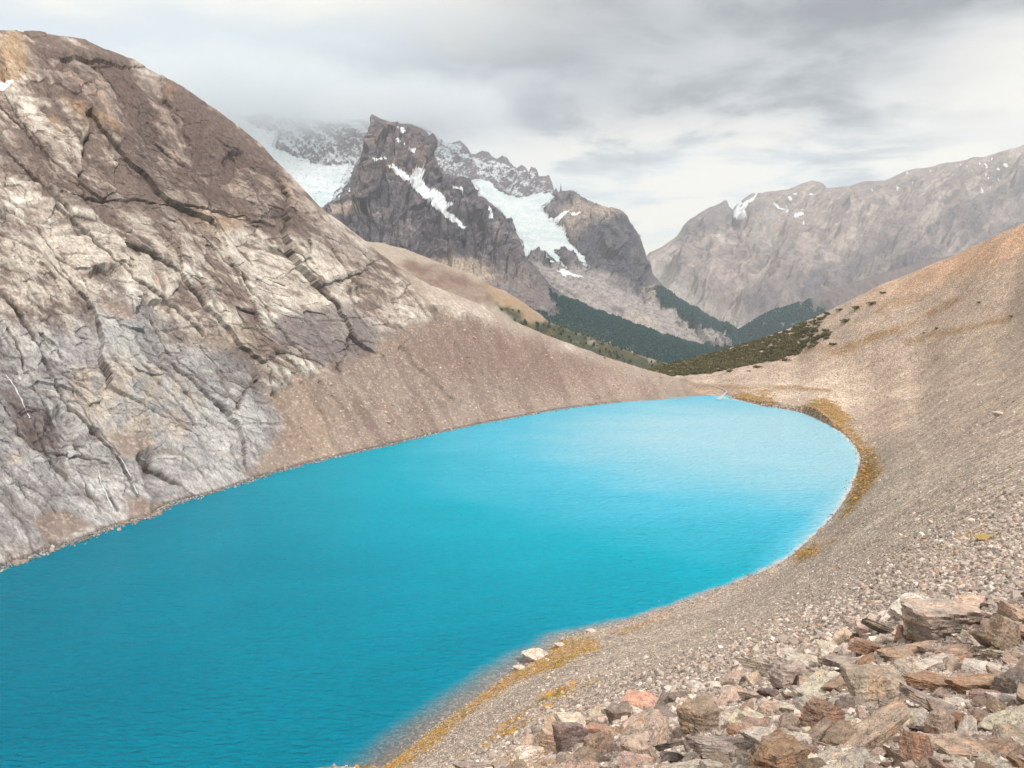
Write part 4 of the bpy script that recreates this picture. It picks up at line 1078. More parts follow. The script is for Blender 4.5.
wv_ = t.m('ADD', w1, t.m('MULTIPLY', w2, .8))
bmp = t.n('ShaderNodeBump', {'Height': wv_, 'Strength': t.m('MULTIPLY_ADD', shl, -.85, 1.0), 'Distance': 1.7})
bed = t.mix(pa, t.mix(t.ramp(shl, .75, 1.0), (0.055, 0.095, 0.105, 1), (0.125, 0.10, 0.085, 1)), (0.55, 0.50, 0.47, 1))     # the stony bed seen through the last metre of water
bv = t.n('ShaderNodeTexVoronoi', {'Vector': co, 'Scale': 2.6}); br = t.n('ShaderNodeSeparateColor', {0: bv.outputs['Color']}).outputs[0]
bk = t.m('MULTIPLY_ADD', t.m('POWER', br, 2.0), .7, .7)
bed = t.mix(1.0, bed, t.n('ShaderNodeCombineColor', {0: bk, 1: bk, 2: bk}).outputs[0], 'MULTIPLY')
wc = t.mix(t.m('MULTIPLY', t.ramp(shl, 0.10, .85), t.m('MULTIPLY_ADD', pa, -.25, .95)), cr_.outputs[0], bed)
wp = t.n('ShaderNodeBsdfPrincipled', {'Base Color': wc, 'Roughness': .2, 'IOR': 1.33, 'Specular IOR Level': .035, 'Normal': bmp.outputs[0]})
t.n('ShaderNodeOutputMaterial', {'Surface': wp.outputs[0]})
o = link('lake', me, ml)
tag(o, 'bright turquoise glacial lake between the mountain and the scree slope', 'lake', kind='structure')

# outlet stream
pts = []
for a, b in [(718, 400), (721, 397), (725, 394.5), (727, 392), (723, 389.5), (716, 387), (709, 385), (700, 382)]:
    d = float(hit(a, b)[0]) if b < 397 else float(lake_D(b)); q = un(a, b, d); q[2] = max(q[2], 0) + .12; pts.append(q)
o = ribbon('stream', pts, [4, 2.6, 1.5, 1.0, .9, .8, .7, .6], M_stream)
tag(o, 'small pale outlet stream leaving the far end of the lake', 'stream', kind='structure')

# meltwater threads on the left rock face
kdA = A.P.reshape(-1, 3); Au, Av = proj(A.P)
Auf, Avf = Au.ravel(), Av.ravel()


def on_face(a, b):
    d = (Auf - a) ** 2 + (Avf - b) ** 2 + np.where(A.P[..., 1].ravel() > 560, 1e6, 0)
    i = np.argsort(d)[:6]
    q = kdA[i].mean(0); dr = np.array([q[0], q[1], q[2] - H]); return q - dr / np.linalg.norm(dr) * .5


M_fall = plain_mat('falling_water', (0.50, 0.52, 0.53), .4, 2, .2, .2, .1, .4)
for pts, lab in [([(6, 375), (14, 385), (22, 400), (27, 412), (30, 418)], 'thin white meltwater thread on the dark wet rock at the far left'),
                 ([(104, 446), (114, 452), (122, 460), (127, 470), (132, 480), (137, 494)], 'white waterfall thread in the deep crack above the small talus fan'),
                 ([(98, 470), (101, 482), (105, 492), (110, 503), (114, 510)], 'white waterfall thread left of the deep crack, near the water')]:
    tt_ = np.linspace(0, len(pts) - 1, len(pts) * 3); pa_ = np.array(pts, float)
    pts2 = [(np.interp(q, range(len(pts)), pa_[:, 0]) + random.uniform(-.7, .7), np.interp(q, range(len(pts)), pa_[:, 1])) for q in tt_]
    W3 = [on_face(*p) for p in pts2]
    o = ribbon('waterfall', W3, [random.uniform(.15, .45) for _ in W3], M_fall)
    tag(o, lab, 'waterfall', 'meltwater threads on the rock face')

# =================================================================== STONES
def rock_mesh(name, seed, sub, flat, mat, nplanes=11, rough=.05):
    r = np.random.default_rng(seed)
    bm = bmesh.new(); bmesh.ops.create_icosphere(bm, subdivisions=sub, radius=1)
    d = np.array([q.co[:] for q in bm.verts]); f_ = np.array([[q.index for q in fc_.verts] for fc_ in bm.faces]); bm.free()
    ax = np.concatenate([np.eye(3), -np.eye(3)]) + r.normal(0, .20, (6, 3))
    ch = r.normal(size=(nplanes - 4, 3))
    nr = np.concatenate([ax, ch]); nr /= np.linalg.norm(nr, axis=1, keepdims=True)
    hh_ = np.concatenate([r.uniform(.62, .92, 6), r.uniform(.78, 1.05, len(ch))])
    wob = 1 + .045 * np.stack([fbm(d[:, 0] * 2.5 + 7 * i_, d[:, 1] * 2.5, d[:, 2] * 2.5, 4) for i_ in range(len(nr))], -1) * 2
    dot = d @ nr.T
    R = np.where(dot > .08, hh_[None] * wob / np.maximum(dot, .08), 9).min(1)
    R = np.minimum(R, 1.45)
    p = d * R[:, None]
    st_ = fbm(p[:, 0] * 1.6 + seed, p[:, 1] * 1.6, p[:, 2] * 5.5, 4) * 5          # broken steps
    stp = np.floor(st_) + sst(.7, 1.0, st_ - np.floor(st_))
    p *= (1 + .028 * stp + rough * .9 * fbm(p[:, 0] * 3.1 + seed, p[:, 1] * 3.1, p[:, 2] * 3.1, 4) + rough * .55 * ridged(p[:, 0] * 6 + seed, p[:, 1] * 6, p[:, 2] * 6, 3) + rough * .35 * fbm(p[:, 0] * 17 + seed, p[:, 1] * 17, p[:, 2] * 17, 2))[:, None]
    p *= np.array(flat)
    return raw_mesh(name, p, f_, False)


def stone_mat():
    m, t = new_mat('stone')
    oi = t.n('ShaderNodeObjectInfo')
    co = t.n('ShaderNodeTexCoord').outputs['Object']
    off_ = t.n('ShaderNodeVectorMath', {0: co, 1: oi.outputs['Location']}, operation='ADD').outputs[0]
    n1 = t.noise(off_, 2.6, 9, .7); n2 = t.noise(off_, 13, 6, .72)
    mp = t.n('ShaderNodeMapping', {'Vector': off_, 'Rotation': (.5, .3, 0), 'Scale': (1, 1, 6)}).outputs[0]
    n3 = t.noise(mp, 2.2, 5, .65)
    k = t.m('MULTIPLY', t.m('MULTIPLY_ADD', t.m('SUBTRACT', n1, .5), 1.9, 1.04), t.m('MULTIPLY_ADD', t.m('SUBTRACT', n2, .5), 1.3, 1))
    k = t.m('MULTIPLY', k, t.m('MULTIPLY_ADD', t.m('SUBTRACT', n3, .5), 1.6, 1))
    k = t.m('MINIMUM', t.m('MAXIMUM', k, .25), 1.8)
    c = t.mix(1.0, oi.outputs['Color'], t.n('ShaderNodeCombineColor', {0: k, 1: k, 2: k}).outputs[0], 'MULTIPLY')
    rust = t.ramp(t.noise(off_, 1.3, 6, .65), .52, .62)
    c = t.mix(t.m('MULTIPLY', rust, .5), c, t.mix(1.0, c, (1.15, .88, .70, 1), 'MULTIPLY'))
    pale_ = t.ramp(t.noise(off_, 1.9, 6, .68, dist=.5), .55, .66)
    c = t.mix(t.m('MULTIPLY', pale_, .3), c, (0.56, 0.50, 0.45, 1))
    vn = t.n('ShaderNodeTexVoronoi', {'Vector': t.n('ShaderNodeVectorMath', {0: off_, 1: t.noise(off_, 3, 4, .6, out=1)}, operation='ADD').outputs[0], 'Scale': 1.6}, feature='DISTANCE_TO_EDGE').outputs[0]
    c = t.mix(t.ramp(vn, .028, .0), c, (0.09, 0.07, 0.06, 1))
    finish(t, c, .88, t.m('ADD', n1, t.m('ADD', t.m('MULTIPLY', n2, .4), t.m('MULTIPLY', n3, .6))), .9, .10, .25)
    return m


M_stone = stone_mat()
SH = [rock_mesh('boulder', 100 + i, 5, (1, random.uniform(.6, .9), random.uniform(.30, .52)), M_stone, random.choice((7, 8, 9)), .032) for i in range(18)]
SLABS = [rock_mesh('slab', 300 + i, 5, (1, random.uniform(.5, .8), random.uniform(.16, .30)), M_stone, random.choice((7, 8, 9)), .032) for i in range(8)]
for me in SH + SLABS:
    me.materials.append(M_stone)
MV = {}; MZ = {}
for me in SH + SLABS:
    q = np.zeros(len(me.vertices) * 3, np.float32); me.vertices.foreach_get('co', q); MV[me.name] = q.reshape(-1, 3); MZ[me.name] = float(np.abs(MV[me.name][:, 2]).max())
COLS = {'grey': (0.40, 0.325, 0.27), 'brown': (0.35, 0.255, 0.20), 'pale': (0.60, 0.515, 0.44), 'rust': (0.40, 0.25, 0.175), 'pinkish': (0.50, 0.365, 0.295), 'dark': (0.225, 0.175, 0.15)}


def place_rock(me, name, uu, vv, wpx, colname, rx, ry, rz, sink=.25, hpx=None, jit=.1):
    D = float(hit(uu, vv)[0])
    if not np.isfinite(D): return None
    p = un(uu, vv, D); size = .5 * wpx * D / F
    o = bpy.data.objects.new(name, me); C.objects.link(o)
    o.rotation_euler = (rx, ry, rz)
    o.scale = (size, size, size)
    if hpx is not None: o.scale = (size, size, size * min(1.1, hpx / wpx * 1.25) / MZ[me.name])
    M3 = np.array(o.rotation_euler.to_matrix()) @ np.diag(o.scale)
    zz = MV[me.name] @ M3[2]
    o.location = (p[0], p[1], p[2] - zz.min() - sink * (zz.max() - zz.min()))
    c = COLS[colname]; k = random.uniform(1 - jit, 1 + jit)
    o.color = (c[0] * k, c[1] * k * random.uniform(.96, 1.04), c[2] * k * random.uniform(.93, 1.06), 1)
    return o


heroes = [  # u, v(centre), width px, colour, slab?, tilt x, tilt y, yaw, hpx, label
    (940, 627, 88, 'grey', 0, .05, .05, .3, 42, 'biggest grey boulder with a tan split end standing above the rocks on the right'),
    (720, 744, 74, 'grey', 1, .55, .1, .2, 40, 'large flat faced grey boulder tilted forward at the bottom of the picture'),
    (640, 742, 70, 'pinkish', 0, .3, .1, 1.2, 44, 'broad pinkish grey boulder between the dark notched rock and the flat faced one'),
    (700, 722, 48, 'brown', 0, .2, .3, .5, 40, 'brown boulder with a dark hollow right side above the flat faced grey boulder'),
    (875, 690, 62, 'grey', 0, .15, -.2, .2, 44, 'large grey brown boulder in the middle of the rocks with a lighter cap'),
    (935, 682, 60, 'rust', 1, .35, .2, .5, 30, 'orange slab leaning behind the long grey wedge on the right'),
    (975, 684, 52, 'rust', 1, .2, -.1, .1, 28, 'pinkish rust slab beside the black rock near the right edge'),
    (1012, 684, 40, 'dark', 0, .1, .1, .7, 30, 'black rock on the right edge beside the rust slab'),
    (966, 718, 30, 'rust', 1, 1.35, .15, .1, 44, 'upright orange brown stone standing on end among the right hand rocks'),
    (925, 702, 56, 'grey', 1, .4, .35, -.2, 32, 'long grey wedge with white streaks leaning in front of the orange slab'),
    (870, 735, 74, 'pinkish', 1, .45, -.45, .4, 40, 'long reddish brown splintered slab slanting up to the right'),
    (900, 722, 40, 'pale', 1, .5, -.2, .3, 26, 'pale grey flat stone resting against the reddish splintered slab'),
    (938, 727, 30, 'pinkish', 0, .3, .1, .6, 32, 'squarish pink stone right of the pale flat stone'),
    (960, 748, 70, 'pinkish', 1, .3, .1, .1, 28, 'wide pale pink slab at the bottom right'),
    (915, 752, 40, 'rust', 0, .5, .5, .5, 36, 'split brown and white stone at the bottom under the long reddish slab'),
    (1000, 750, 50, 'brown', 1, .3, -.2, .2, 26, 'mauve brown slab with a shaded edge near the bottom right corner'),
    (1008, 720, 46, 'pale', 1, .4, -.4, .3, 34, 'cream slab rising at the right edge of the rocks'),
    (1005, 698, 40, 'pale', 1, .2, .1, .1, 18, 'cream flat stone just below the black rock on the right'),
    (570, 742, 36, 'dark', 0, .2, .1, .4, 32, 'dark brown notched rock at the lower left end of the boulder field'),
    (548, 748, 30, 'brown', 0, .1, .2, .1, 28, 'small brown block leaning on the dark notched rock'),
    (597, 748, 36, 'brown', 0, .1, .3, .9, 32, 'brown block right of the dark notched rock in the bottom row'),
    (620, 716, 28, 'dark', 0, .1, .1, .2, 22, 'dark rock on the upper edge of the boulders with a pale stone beside it'),
    (640, 718, 22, 'pale', 0, .2, .2, .4, 16, 'white stone beside the dark rock on the upper edge of the boulders'),
    (525, 764, 38, 'pale', 0, .2, .2, .7, 26, 'white topped stone at the bottom left end of the boulder field'),
    (850, 662, 46, 'grey', 1, .4, .1, .2, 26, 'light grey slab lying below the biggest boulder'),
    (905, 652, 56, 'brown', 1, .25, -.15, .1, 24, 'brown layered slab just under the biggest boulder'),
    (930, 662, 40, 'pale', 1, .35, -.1, .5, 26, 'whitish slab in front of the brown layered slab'),
    (1003, 640, 34, 'brown', 0, .4, .6, .2, 34, 'tan splintered rock on the right edge beside the biggest boulder'),
    (985, 640, 36, 'grey', 1, .6, .7, .2, 32, 'leaning split rock between the biggest boulder and the tan splintered one'),
    (905, 636, 22, 'rust', 0, .1, .1, .2, 20, 'small rust block at the left foot of the biggest boulder'),
    (790, 680, 44, 'grey', 0, .2, .1, .4, 28, 'squat grey stone left of the dark gap in the middle rocks'),
    (822, 722, 38, 'rust', 0, .4, .2, .3, 34, 'rusty pink stone left of the long reddish slab'),
    (780, 740, 62, 'pale', 1, .35, .1, .2, 28, 'cream slab with an orange underside right of the flat faced grey boulder'),
    (780, 762, 60, 'rust', 0, .2, .1, .8, 26, 'orange brown block at the bottom edge under the cream slab'),
    (688, 768, 48, 'pale', 1, .3, .1, .5, 24, 'pale sandy slab at the bottom edge left of the flat faced boulder'),
]
placed = []
for i, (a, b, w, cn, sl, rx, ry, rz, hp, lab) in enumerate(heroes):
    me = SLABS[i % len(SLABS)] if sl else SH[i % len(SH)]
    o = place_rock(me, 'boulder' if not sl else 'rock_slab', a, b + hp * .30, w * 1.12, cn, -rx * .6 if rx < 1 else rx, ry, rz, .12, None if sl else hp, .04)
    if o:
        tag(o, lab, 'rock slab' if sl else 'boulder', 'loose rocks of the boulder field', 'thing'); placed.append((a, b, w))

zone = [(430, 772), (500, 758), (545, 735), (600, 712), (690, 690), (760, 665), (830, 640), (890, 612), (960, 600), (1024, 590), (1060, 590), (1060, 790), (430, 790)]
cand = []
tries = 0
rnd = random.Random(5)
for rad, num in ((23, 60), (15, 115), (10, 100)):
    got = 0; tries = 0
    while got < num and tries < 20000:
        tries += 1
        a = rnd.uniform(430, 1050); b = rnd.uniform(595, 785)
        if poly_mask(np.array([a]), np.array([b]), zone, .5)[0] < .5: continue
        if any((a - c_) ** 2 + ((b - d_) * 1.5) ** 2 < ((rad + w_ * .42) * .52) ** 2 for c_, d_, w_ in placed): continue
        placed.append((a, b, rad * 2)); cand.append((a, b, rad * 2 * rnd.uniform(.75, 1.12))); got += 1
cand = cand[:265]
auto = []
NAMES = {'grey': 'grey', 'brown': 'brown', 'pale': 'pale', 'rust': 'rusty', 'pinkish': 'pinkish', 'dark': 'dark'}
for i, (a, b, w) in enumerate(cand):
    cn = rnd.choices(list(COLS), (3.6, 3.4, 5.0, 1.9, 5.0, .5))[0]
    sl = rnd.random() < .74
    me = rnd.choice(SLABS if sl else SH)
    o = place_rock(me, 'rock_slab' if sl else 'boulder', a, b + w * .15, w, cn, rnd.uniform(-.6, .3), rnd.uniform(-.5, .5), rnd.uniform(0, 6.28), .22, None, .22)
    if not o: continue
    near = min(heroes, key=lambda q: (q[0] - a) ** 2 + (q[1] - b) ** 2 * 2)
    side = ('above' if b < near[1] - 12 else 'below' if b > near[1] + 12 else 'left of' if a < near[0] else 'right of')
    sz = 'large' if w > 42 else 'medium' if w > 27 else 'small'
    short = ' '.join(near[-1].split()[:4])
    auto.append((f"{sz} {NAMES[cn]} {'flat slab' if sl else 'angular stone'} {side} the {short}", a, o, 'rock slab' if sl else 'boulder'))
byl = {}
for lab, a, o, cat in auto: byl.setdefault(lab, []).append((a, o, cat))
ORD = ['', 'second', 'third', 'fourth', 'fifth', 'sixth', 'seventh', 'eighth']
for lab, it in byl.items():
    it.sort(key=lambda q: q[0])
    for i, (a, o, cat) in enumerate(it):
        ex_ = '' if len(it) == 1 else ', leftmost' if i == 0 else ', rightmost' if i == len(it) - 1 else f', {ORD[min(i, 7)]} from left'
        tag(o, lab + ex_, cat, 'loose rocks of the boulder field', 'thing')

# pale outcrops at the water's edge
for a, b, w, hp, lab in [(540, 655, 34, 7, 'long pale bedrock outcrop at the lake edge above the moss'), (592, 629, 12, 4, 'small white bedrock knob at the water edge'), (521, 666, 15, 4, 'low cream bedrock step beside the long pale outcrop'), (561, 643, 13, 4, 'cream rock at the waterline right of the long pale outcrop'),
                         (990, 692 - 0, 1, 1, None), (1000, 412, 15, 5, 'lone long pale slab on the right scree slope')]:
    if lab is None: continue
    o = place_rock(SH[5], 'outcrop', a, b + 3, w, 'pale', .1, .2, -.75, .5, hp, .05)
    if o: o.color = (.50, .42, .345, 1); tag(o, lab, 'rock outcrop', 'pale rocks by the water', 'thing')


# ---- rubble: the countless small stones
def scatter(name, uv, sizes, cols_, label, cat, flat=.6, sink=.15, dmax=900, pos=None, seed=1):
    r = np.random.default_rng(seed)
    if pos is None:
        D = hit(uv[:, 0], uv[:, 1], dmax); ok = np.isfinite(D)
        P = un(uv[ok, 0], uv[ok, 1], D[ok]); s_ = sizes(D[ok], P); cl_ = cols_[ok]
        w_ = (P[:, 2] > .15); P = P[w_]; s_ = s_[w_]; cl_ = cl_[w_]
    else:
        P = pos; s_ = sizes; cl_ = cols_
    k = len(P)
    q = r.normal(size=(k, 4)); q /= np.linalg.norm(q, axis=1, keepdims=True)
    w, x_, y_, z_ = q.T
    R = np.stack([1 - 2 * (y_ * y_ + z_ * z_), 2 * (x_ * y_ - z_ * w), 2 * (x_ * z_ + y_ * w), 2 * (x_ * y_ + z_ * w), 1 - 2 * (x_ * x_ + z_ * z_), 2 * (y_ * z_ - x_ * w), 2 * (x_ * z_ - y_ * w), 2 * (y_ * z_ + x_ * w), 1 - 2 * (x_ * x_ + y_ * y_)], -1).reshape(k, 3, 3)
    V = IV[None] * r.uniform(.6, 1.25, (k, 12, 1)) * np.array([1, .75, .55])
    V = np.einsum('kij,knj->kni', R, V) * np.array([1, 1, flat + .25])
    V = V * s_[:, None, None] + P[:, None] + np.array([0, 0, 1]) * (s_ * sink)[:, None, None]
    Fc = (IF[None] + (np.arange(k) * 12)[:, None, None]).reshape(-1, 3)
    o = link(name, raw_mesh(name, V.reshape(-1, 3), Fc, False, None, {'albedo': np.repeat(cl_, 12, 0)}), M_peb)
    tag(o, label, cat, kind='stuff')
    return o


M_peb = plain_mat('small_stone', (.4, .3, .25), .92, 6, .3, .5, .05, .15, attr='albedo')
PAL = np.array([(0.34, 0.285, 0.25), (0.42, 0.33, 0.28), (0.29, 0.235, 0.205), (0.58, 0.51, 0.45), (0.40, 0.24, 0.16), (0.20, 0.165, 0.15), (0.48, 0.39, 0.33)])
PW = np.array([.24, .23, .18, .11, .035, .085, .12])


def pick(k, r):
    return PAL[r.choice(len(PAL), k, p=PW)] * r.uniform(.8, 1.2, (k, 1))


r = np.random.default_rng(21)
# between and under the boulders
k = 22000
uv = np.stack([r.uniform(400, 1090, k), r.uniform(585, 800, k)], -1)
uv = uv[poly_mask(uv[:, 0], uv[:, 1], [(400, 785), (500, 750), (545, 728), (600, 705), (690, 682), (760, 657), (830, 630), (890, 600), (960, 588), (1090, 575), (1090, 800), (400, 800)], 1) > .5]
scatter('rubble', uv, lambda D, P: np.minimum(D / F * r.lognormal(1.15, .5, len(D)), D / F * 9), pick(len(uv), r), 'broken stones filling the gaps between the boulders', 'rubble', seed=2)
# moss clumps along the shore
Pm_ = MOSS_P.copy(); Pm_[:, 2] = ground(Pm_[:, 0], Pm_[:, 1])
rm2 = np.random.default_rng(62)
keepm = Pm_[:, 2] > .03
o = scatter('moss', None, (.36 * rm2.lognormal(0, .45, 24000) * np.clip(np.hypot(Pm_[:, 0], Pm_[:, 1]) / 260, .6, 1.3))[keepm], MOSS_C[keepm], 'orange and olive moss growing in patches along the right lake shore', 'moss', flat=.05, sink=.05, pos=Pm_[keepm], seed=63)
ks = 3600
sh_ = SHO[10:]; tl = rm2.uniform(0, 1, ks) * (len(sh_) - 2); il_ = tl.astype(int); fl_ = (tl - il_)[:, None]
Ps_ = sh_[il_] * (1 - fl_) + sh_[il_ + 1] * fl_ + np.stack([rm2.normal(0, 1.3, ks), rm2.normal(0, 1.3, ks), 0 * tl], -1)
Ps_[:, 2] = np.maximum(ground(Ps_[:, 0], Ps_[:, 1]), -.12)
scatter('rubble', None, .17 * rm2.lognormal(0, .5, ks) * np.clip(np.hypot(Ps_[:, 0], Ps_[:, 1]) / 220, .7, 1.6), np.clip(pick(ks, rm2) * .85, 0, 1), 'half wet stones strewn along the near and right waterline', 'rubble', pos=Ps_, seed=66)
# stones at the foot of the far shore, half in the water
ks = 5200
tl = rm2.uniform(0, 1, ks) * (len(W_left) - 4) + 1; il_ = tl.astype(int); fl_ = (tl - il_)[:, None]
Ps_ = W_left[il_] * (1 - fl_) + W_left[il_ + 1] * fl_ + np.stack([rm2.normal(0, 1.8, ks), rm2.normal(0, 1.8, ks) + .5, 0 * tl], -1); Ps_[:, 2] = rm2.uniform(-.15, .15, ks)
scatter('rubble', None, .32 * rm2.lognormal(0, .5, ks), np.clip(pick(ks, rm2) * .75, 0, 1), 'dark wet stones lining the far left shore', 'rubble', pos=Ps_, seed=64)
# the scree slope
k = 140000
uv = np.stack([r.uniform(330, 1100, k), 425 + 355 * r.beta(1.25, 1.0, k)], -1)
scatter('gravel', uv, lambda D, P: np.clip(.088 * r.lognormal(0, .55, len(D)), D / F * 0.9, D / F * 4.2) * np.where(r.random(len(D)) < .012, 1.9, 1), pick(len(uv), r), 'loose grey brown stones covering the scree slope down to the lake', 'gravel', seed=3)
k = 9000
uv = np.stack([r.uniform(700, 1100, k), r.uniform(330, 440, k)], -1)
scatter('gravel', uv, lambda D, P: np.clip(D / F * r.lognormal(-.35, .4, len(D)), .1, .8), pick(len(uv), r) * 1.05, 'scattered stones on the upper scree of the right hill', 'gravel', seed=4)
# stones on the talus of the left mountain
idx = np.argwhere((soft if False else A.P[..., 2] > 1) & (talus > .6) & (A.V < 470)); sel = idx[r.integers(0, len(idx), 5000)]
scatter('rubble', None, .27 * r.lognormal(0, .6, 5000), np.clip(pick(5000, r) * (1.0, .86, .76), 0, 1), 'loose stones on the brown talus apron across the lake', 'rubble', pos=A.P[sel[:, 0], sel[:, 1]], seed=5)

# =================================================================== SHRUBS
def shrub_mesh(seed, leaves=520):
    r = np.random.default_rng(seed)
    V, Fs, Cc = [], [], []
    blobs = [(r.uniform(-.55, .55), r.uniform(-.4, .4), r.uniform(.12, .42), r.uniform(.28, .5)) for _ in range(7)]
    for i in range(leaves):
        bx, by, bz, br = blobs[r.integers(0, 7)]
        d = r.normal(size=3); d /= np.linalg.norm(d)
        p = np.array([bx, by, bz]) + d * br * r.uniform(.55, 1.05) * (1, 1, .75)
        if p[2] < 0: p[2] = abs(p[2]) * .3
        a = r.normal(size=3); a /= np.linalg.norm(a); b = np.cross(a, d + .3 * r.normal(size=3)); b /= max(np.linalg.norm(b), 1e-6)
        s_ = r.uniform(.05, .11)
        n_ = len(V); V += [p - a * s_, p + b * s_ * .7, p + a * s_, p - b * s_ * .7]; Fs.append((n_, n_ + 1, n_ + 2, n_ + 3))
        c = np.array((0.095, 0.085, 0.032)) * r.uniform(.5, 1.7); 
        if r.random() < .2: c = np.array((0.13, 0.085, 0.03)) * r.uniform(.6, 1.4)
        Cc += [c] * 4
    return np.array(V), np.array(Fs), np.array(Cc)


SHR = [shrub_mesh(900 + i) for i in range(5)]
SHM = [raw_mesh('shrub', V, Fs, False, None, {'albedo': Cc}) for V, Fs, Cc in SHR]
M_shrub = plain_mat('shrub_leaf', (.06, .06, .03), .9, 1.5, .3, .3, .2, .1, attr='albedo')
for me in SHM: me.materials.append(M_shrub)
band = [(640, 374), (660, 366), (700, 357), (740, 346), (780, 333), (800, 324), (830, 312), (822, 330), (832, 332), (826, 342), (800, 352), (775, 360), (745, 366), (720, 371), (695, 375), (655, 377)]
r = np.random.default_rng(33)
k = 6800
uv = np.stack([r.uniform(630, 850, k), r.uniform(308, 380, k)], -1)
m_ = poly_mask(uv[:, 0] + 5 * perlin(uv[:, 0] / 9, uv[:, 1] / 7, 0 * uv[:, 0]), uv[:, 1], band, 2)
dens = np.interp(uv[:, 0], [640, 720, 760, 800, 840], [1, 1, .85, .5, .3])
uv = uv[(m_ > .45) & (r.random(k) < dens) & (perlin(uv[:, 0] / 7, uv[:, 1] / 3.5, 0 * uv[:, 0] + 3) > np.interp(uv[:, 0], [640, 740, 790, 840], [-.85, -.75, -.42, -.2]))]
D = hit(uv[:, 0], uv[:, 1], 1100); ok = np.isfinite(D); uv = uv[ok]; P = un(uv[:, 0], uv[:, 1], D[ok])
vs, fs, cs = [], [], []; off = 0
for i in range(len(P)):
    V, Fs, Cc = SHR[r.integers(0, 5)]
    sub = r.random(len(Fs)) < .45
    s_ = r.uniform(2.6, 5.2); a = r.uniform(0, 6.28); ca_, sa_ = math.cos(a), math.sin(a)
    Fq = Fs[sub]; Vq = V[Fq.ravel()] * (1, 1, .8); Vq = np.stack([Vq[:, 0] * ca_ - Vq[:, 1] * sa_, Vq[:, 0] * sa_ + Vq[:, 1] * ca_, Vq[:, 2]], -1) * s_ * np.array([1, 1, 1.0])
    Vq = (Vq.reshape(-1, 4, 3) + (Vq.reshape(-1, 4, 3) - Vq.reshape(-1, 4, 3).mean(1, keepdims=True)) * .5).reshape(-1, 3)
    vs.append(Vq + P[i] + (0, 0, -.2)); fs.append(np.arange(len(Vq)).reshape(-1, 4) + off); off += len(Vq)
    cs.append(Cc[Fq.ravel()] * r.uniform(.7, 1.3))
o = link('shrubbery', raw_mesh('shrubbery', np.concatenate(vs), np.concatenate(fs), False, None, {'albedo': np.concatenate(cs)}), M_shrub)
tag(o, 'dense olive low shrubbery covering the saddle beyond the lake', 'shrubbery', kind='stuff')
singles = [(846, 318, 14, 'round dark shrub alone on the hillside right of the shrub belt'), (858, 305, 12, 'dark shrub beside two low ones near the hill crest'), (872, 301, 12, 'rightmost dark shrub of the group under the hill crest'), (826, 332, 11, 'low shrub at the right end of the shrub belt'),
           (834, 342, 10, 'flat dark shrub on the lower hillside below the round one'), (786, 358, 11, 'dark shrub at the lower edge of the belt'), (797, 352, 10, 'dark shrub on the lower edge nearest the tan grass'), (758, 365, 10, 'shrub at the bottom edge of the belt beside a tan clearing'), (783, 350, 9, 'shrub between pale stones in the thinning belt'),
           (749, 370, 5, 'tiny dark bush alone on the pale saddle ground'), (937, 327, 6, 'small dark bush on the right hillside'), (980, 301, 6, 'small dark bush high on the right hillside'), (1012, 315, 6, 'small dark bush near the right edge of the hillside'), (924, 332, 4, 'tiny bush left of the small bush by the grass streaks'),
           (710, 371, 9, 'bushy dark shrub at the near edge of the belt above the outlet'), (730, 369, 9, 'second bushy shrub at the near edge of the belt, right of the outlet'), (815, 338, 9, 'shrub on the slope among pale stones'), (808, 328, 9, 'shrub high in the thin part of the belt'), (840, 308, 9, 'shrub on the hill crest where the belt ends'), (884, 291, 8, 'low shrub on the skyline of the right hill')]
for a, b, w, lab in singles:
    D = float(hit(a, b + w * .25, 1100)[0])
    if not np.isfinite(D): continue
    p = un(a, b + w * .25, D)
    o = bpy.data.objects.new('shrub', SHM[random.randrange(5)]); C.objects.link(o)
    s_ = w * D / F * .62; o.location = (p[0], p[1], p[2] - .1 * s_); o.scale = (s_, s_, s_ * .72); o.rotation_euler = (0, 0, random.uniform(0, 6.28))
    tag(o, lab, 'shrub', 'shrubs on the right hillside')

# =================================================================== CLOUD CAP ON THE HIGH RIDGE, HAZE
ico = bmesh.new(); bmesh.ops.create_icosphere(ico, subdivisions=3, radius=1)
CV = np.array([q.co[:] for q in ico.verts]); CF = np.array([[q.index for q in f_.verts] for f_ in ico.faces]); ico.free()
for (a, b, D, rx, ry, rz, dn, lab) in [(265, 104, 4350, 1250, 900, 330, .0038, 'grey cloud bank hiding the top of the snowy ridge left of the dark peak'), (440, 112, 4400, 620, 600, 230, .0036, 'thinner grey cloud on the ridge right of the dark peak'), (376, 104, 2750, 330, 260, 78, .0050, 'small wisp of cloud touching the tip of the dark peak')]:
    mc_, t = new_mat('cloud_vapour')
    co = t.n('ShaderNodeTexCoord').outputs['Object']
    q_ = t.n('ShaderNodeVectorMath', {0: co, 1: (1.04 / rx, 1.04 / ry, 1.04 / rz)}, operation='MULTIPLY').outputs[0]
    rad = t.n('ShaderNodeVectorMath', {0: q_}, operation='LENGTH').outputs['Value']
    nz_ = t.noise(co, 1.0 / (rz * 1.3), 4, .55)
    dd_ = t.ramp(t.m('ADD', rad, t.m('MULTIPLY', t.m('SUBTRACT', nz_, .5), 1.1)), .98, .25)
    dd_ = t.m('MULTIPLY', dd_, t.ramp(rad, 1.0, .8))
    vp = t.n('ShaderNodeVolumePrincipled', {'Color': (.80, .85, .90, 1), 'Density': t.m('MULTIPLY', dd_, dn), 'Anisotropy': .2})
    t.n('ShaderNodeOutputMaterial', {'Volume': vp.outputs[0]})
    o = link('cloud', raw_mesh('cloud', CV * np.array([rx, ry, rz]), CF, True), mc_); o.location = un(a, b, D)
    tag(o, lab, 'cloud', kind='stuff')

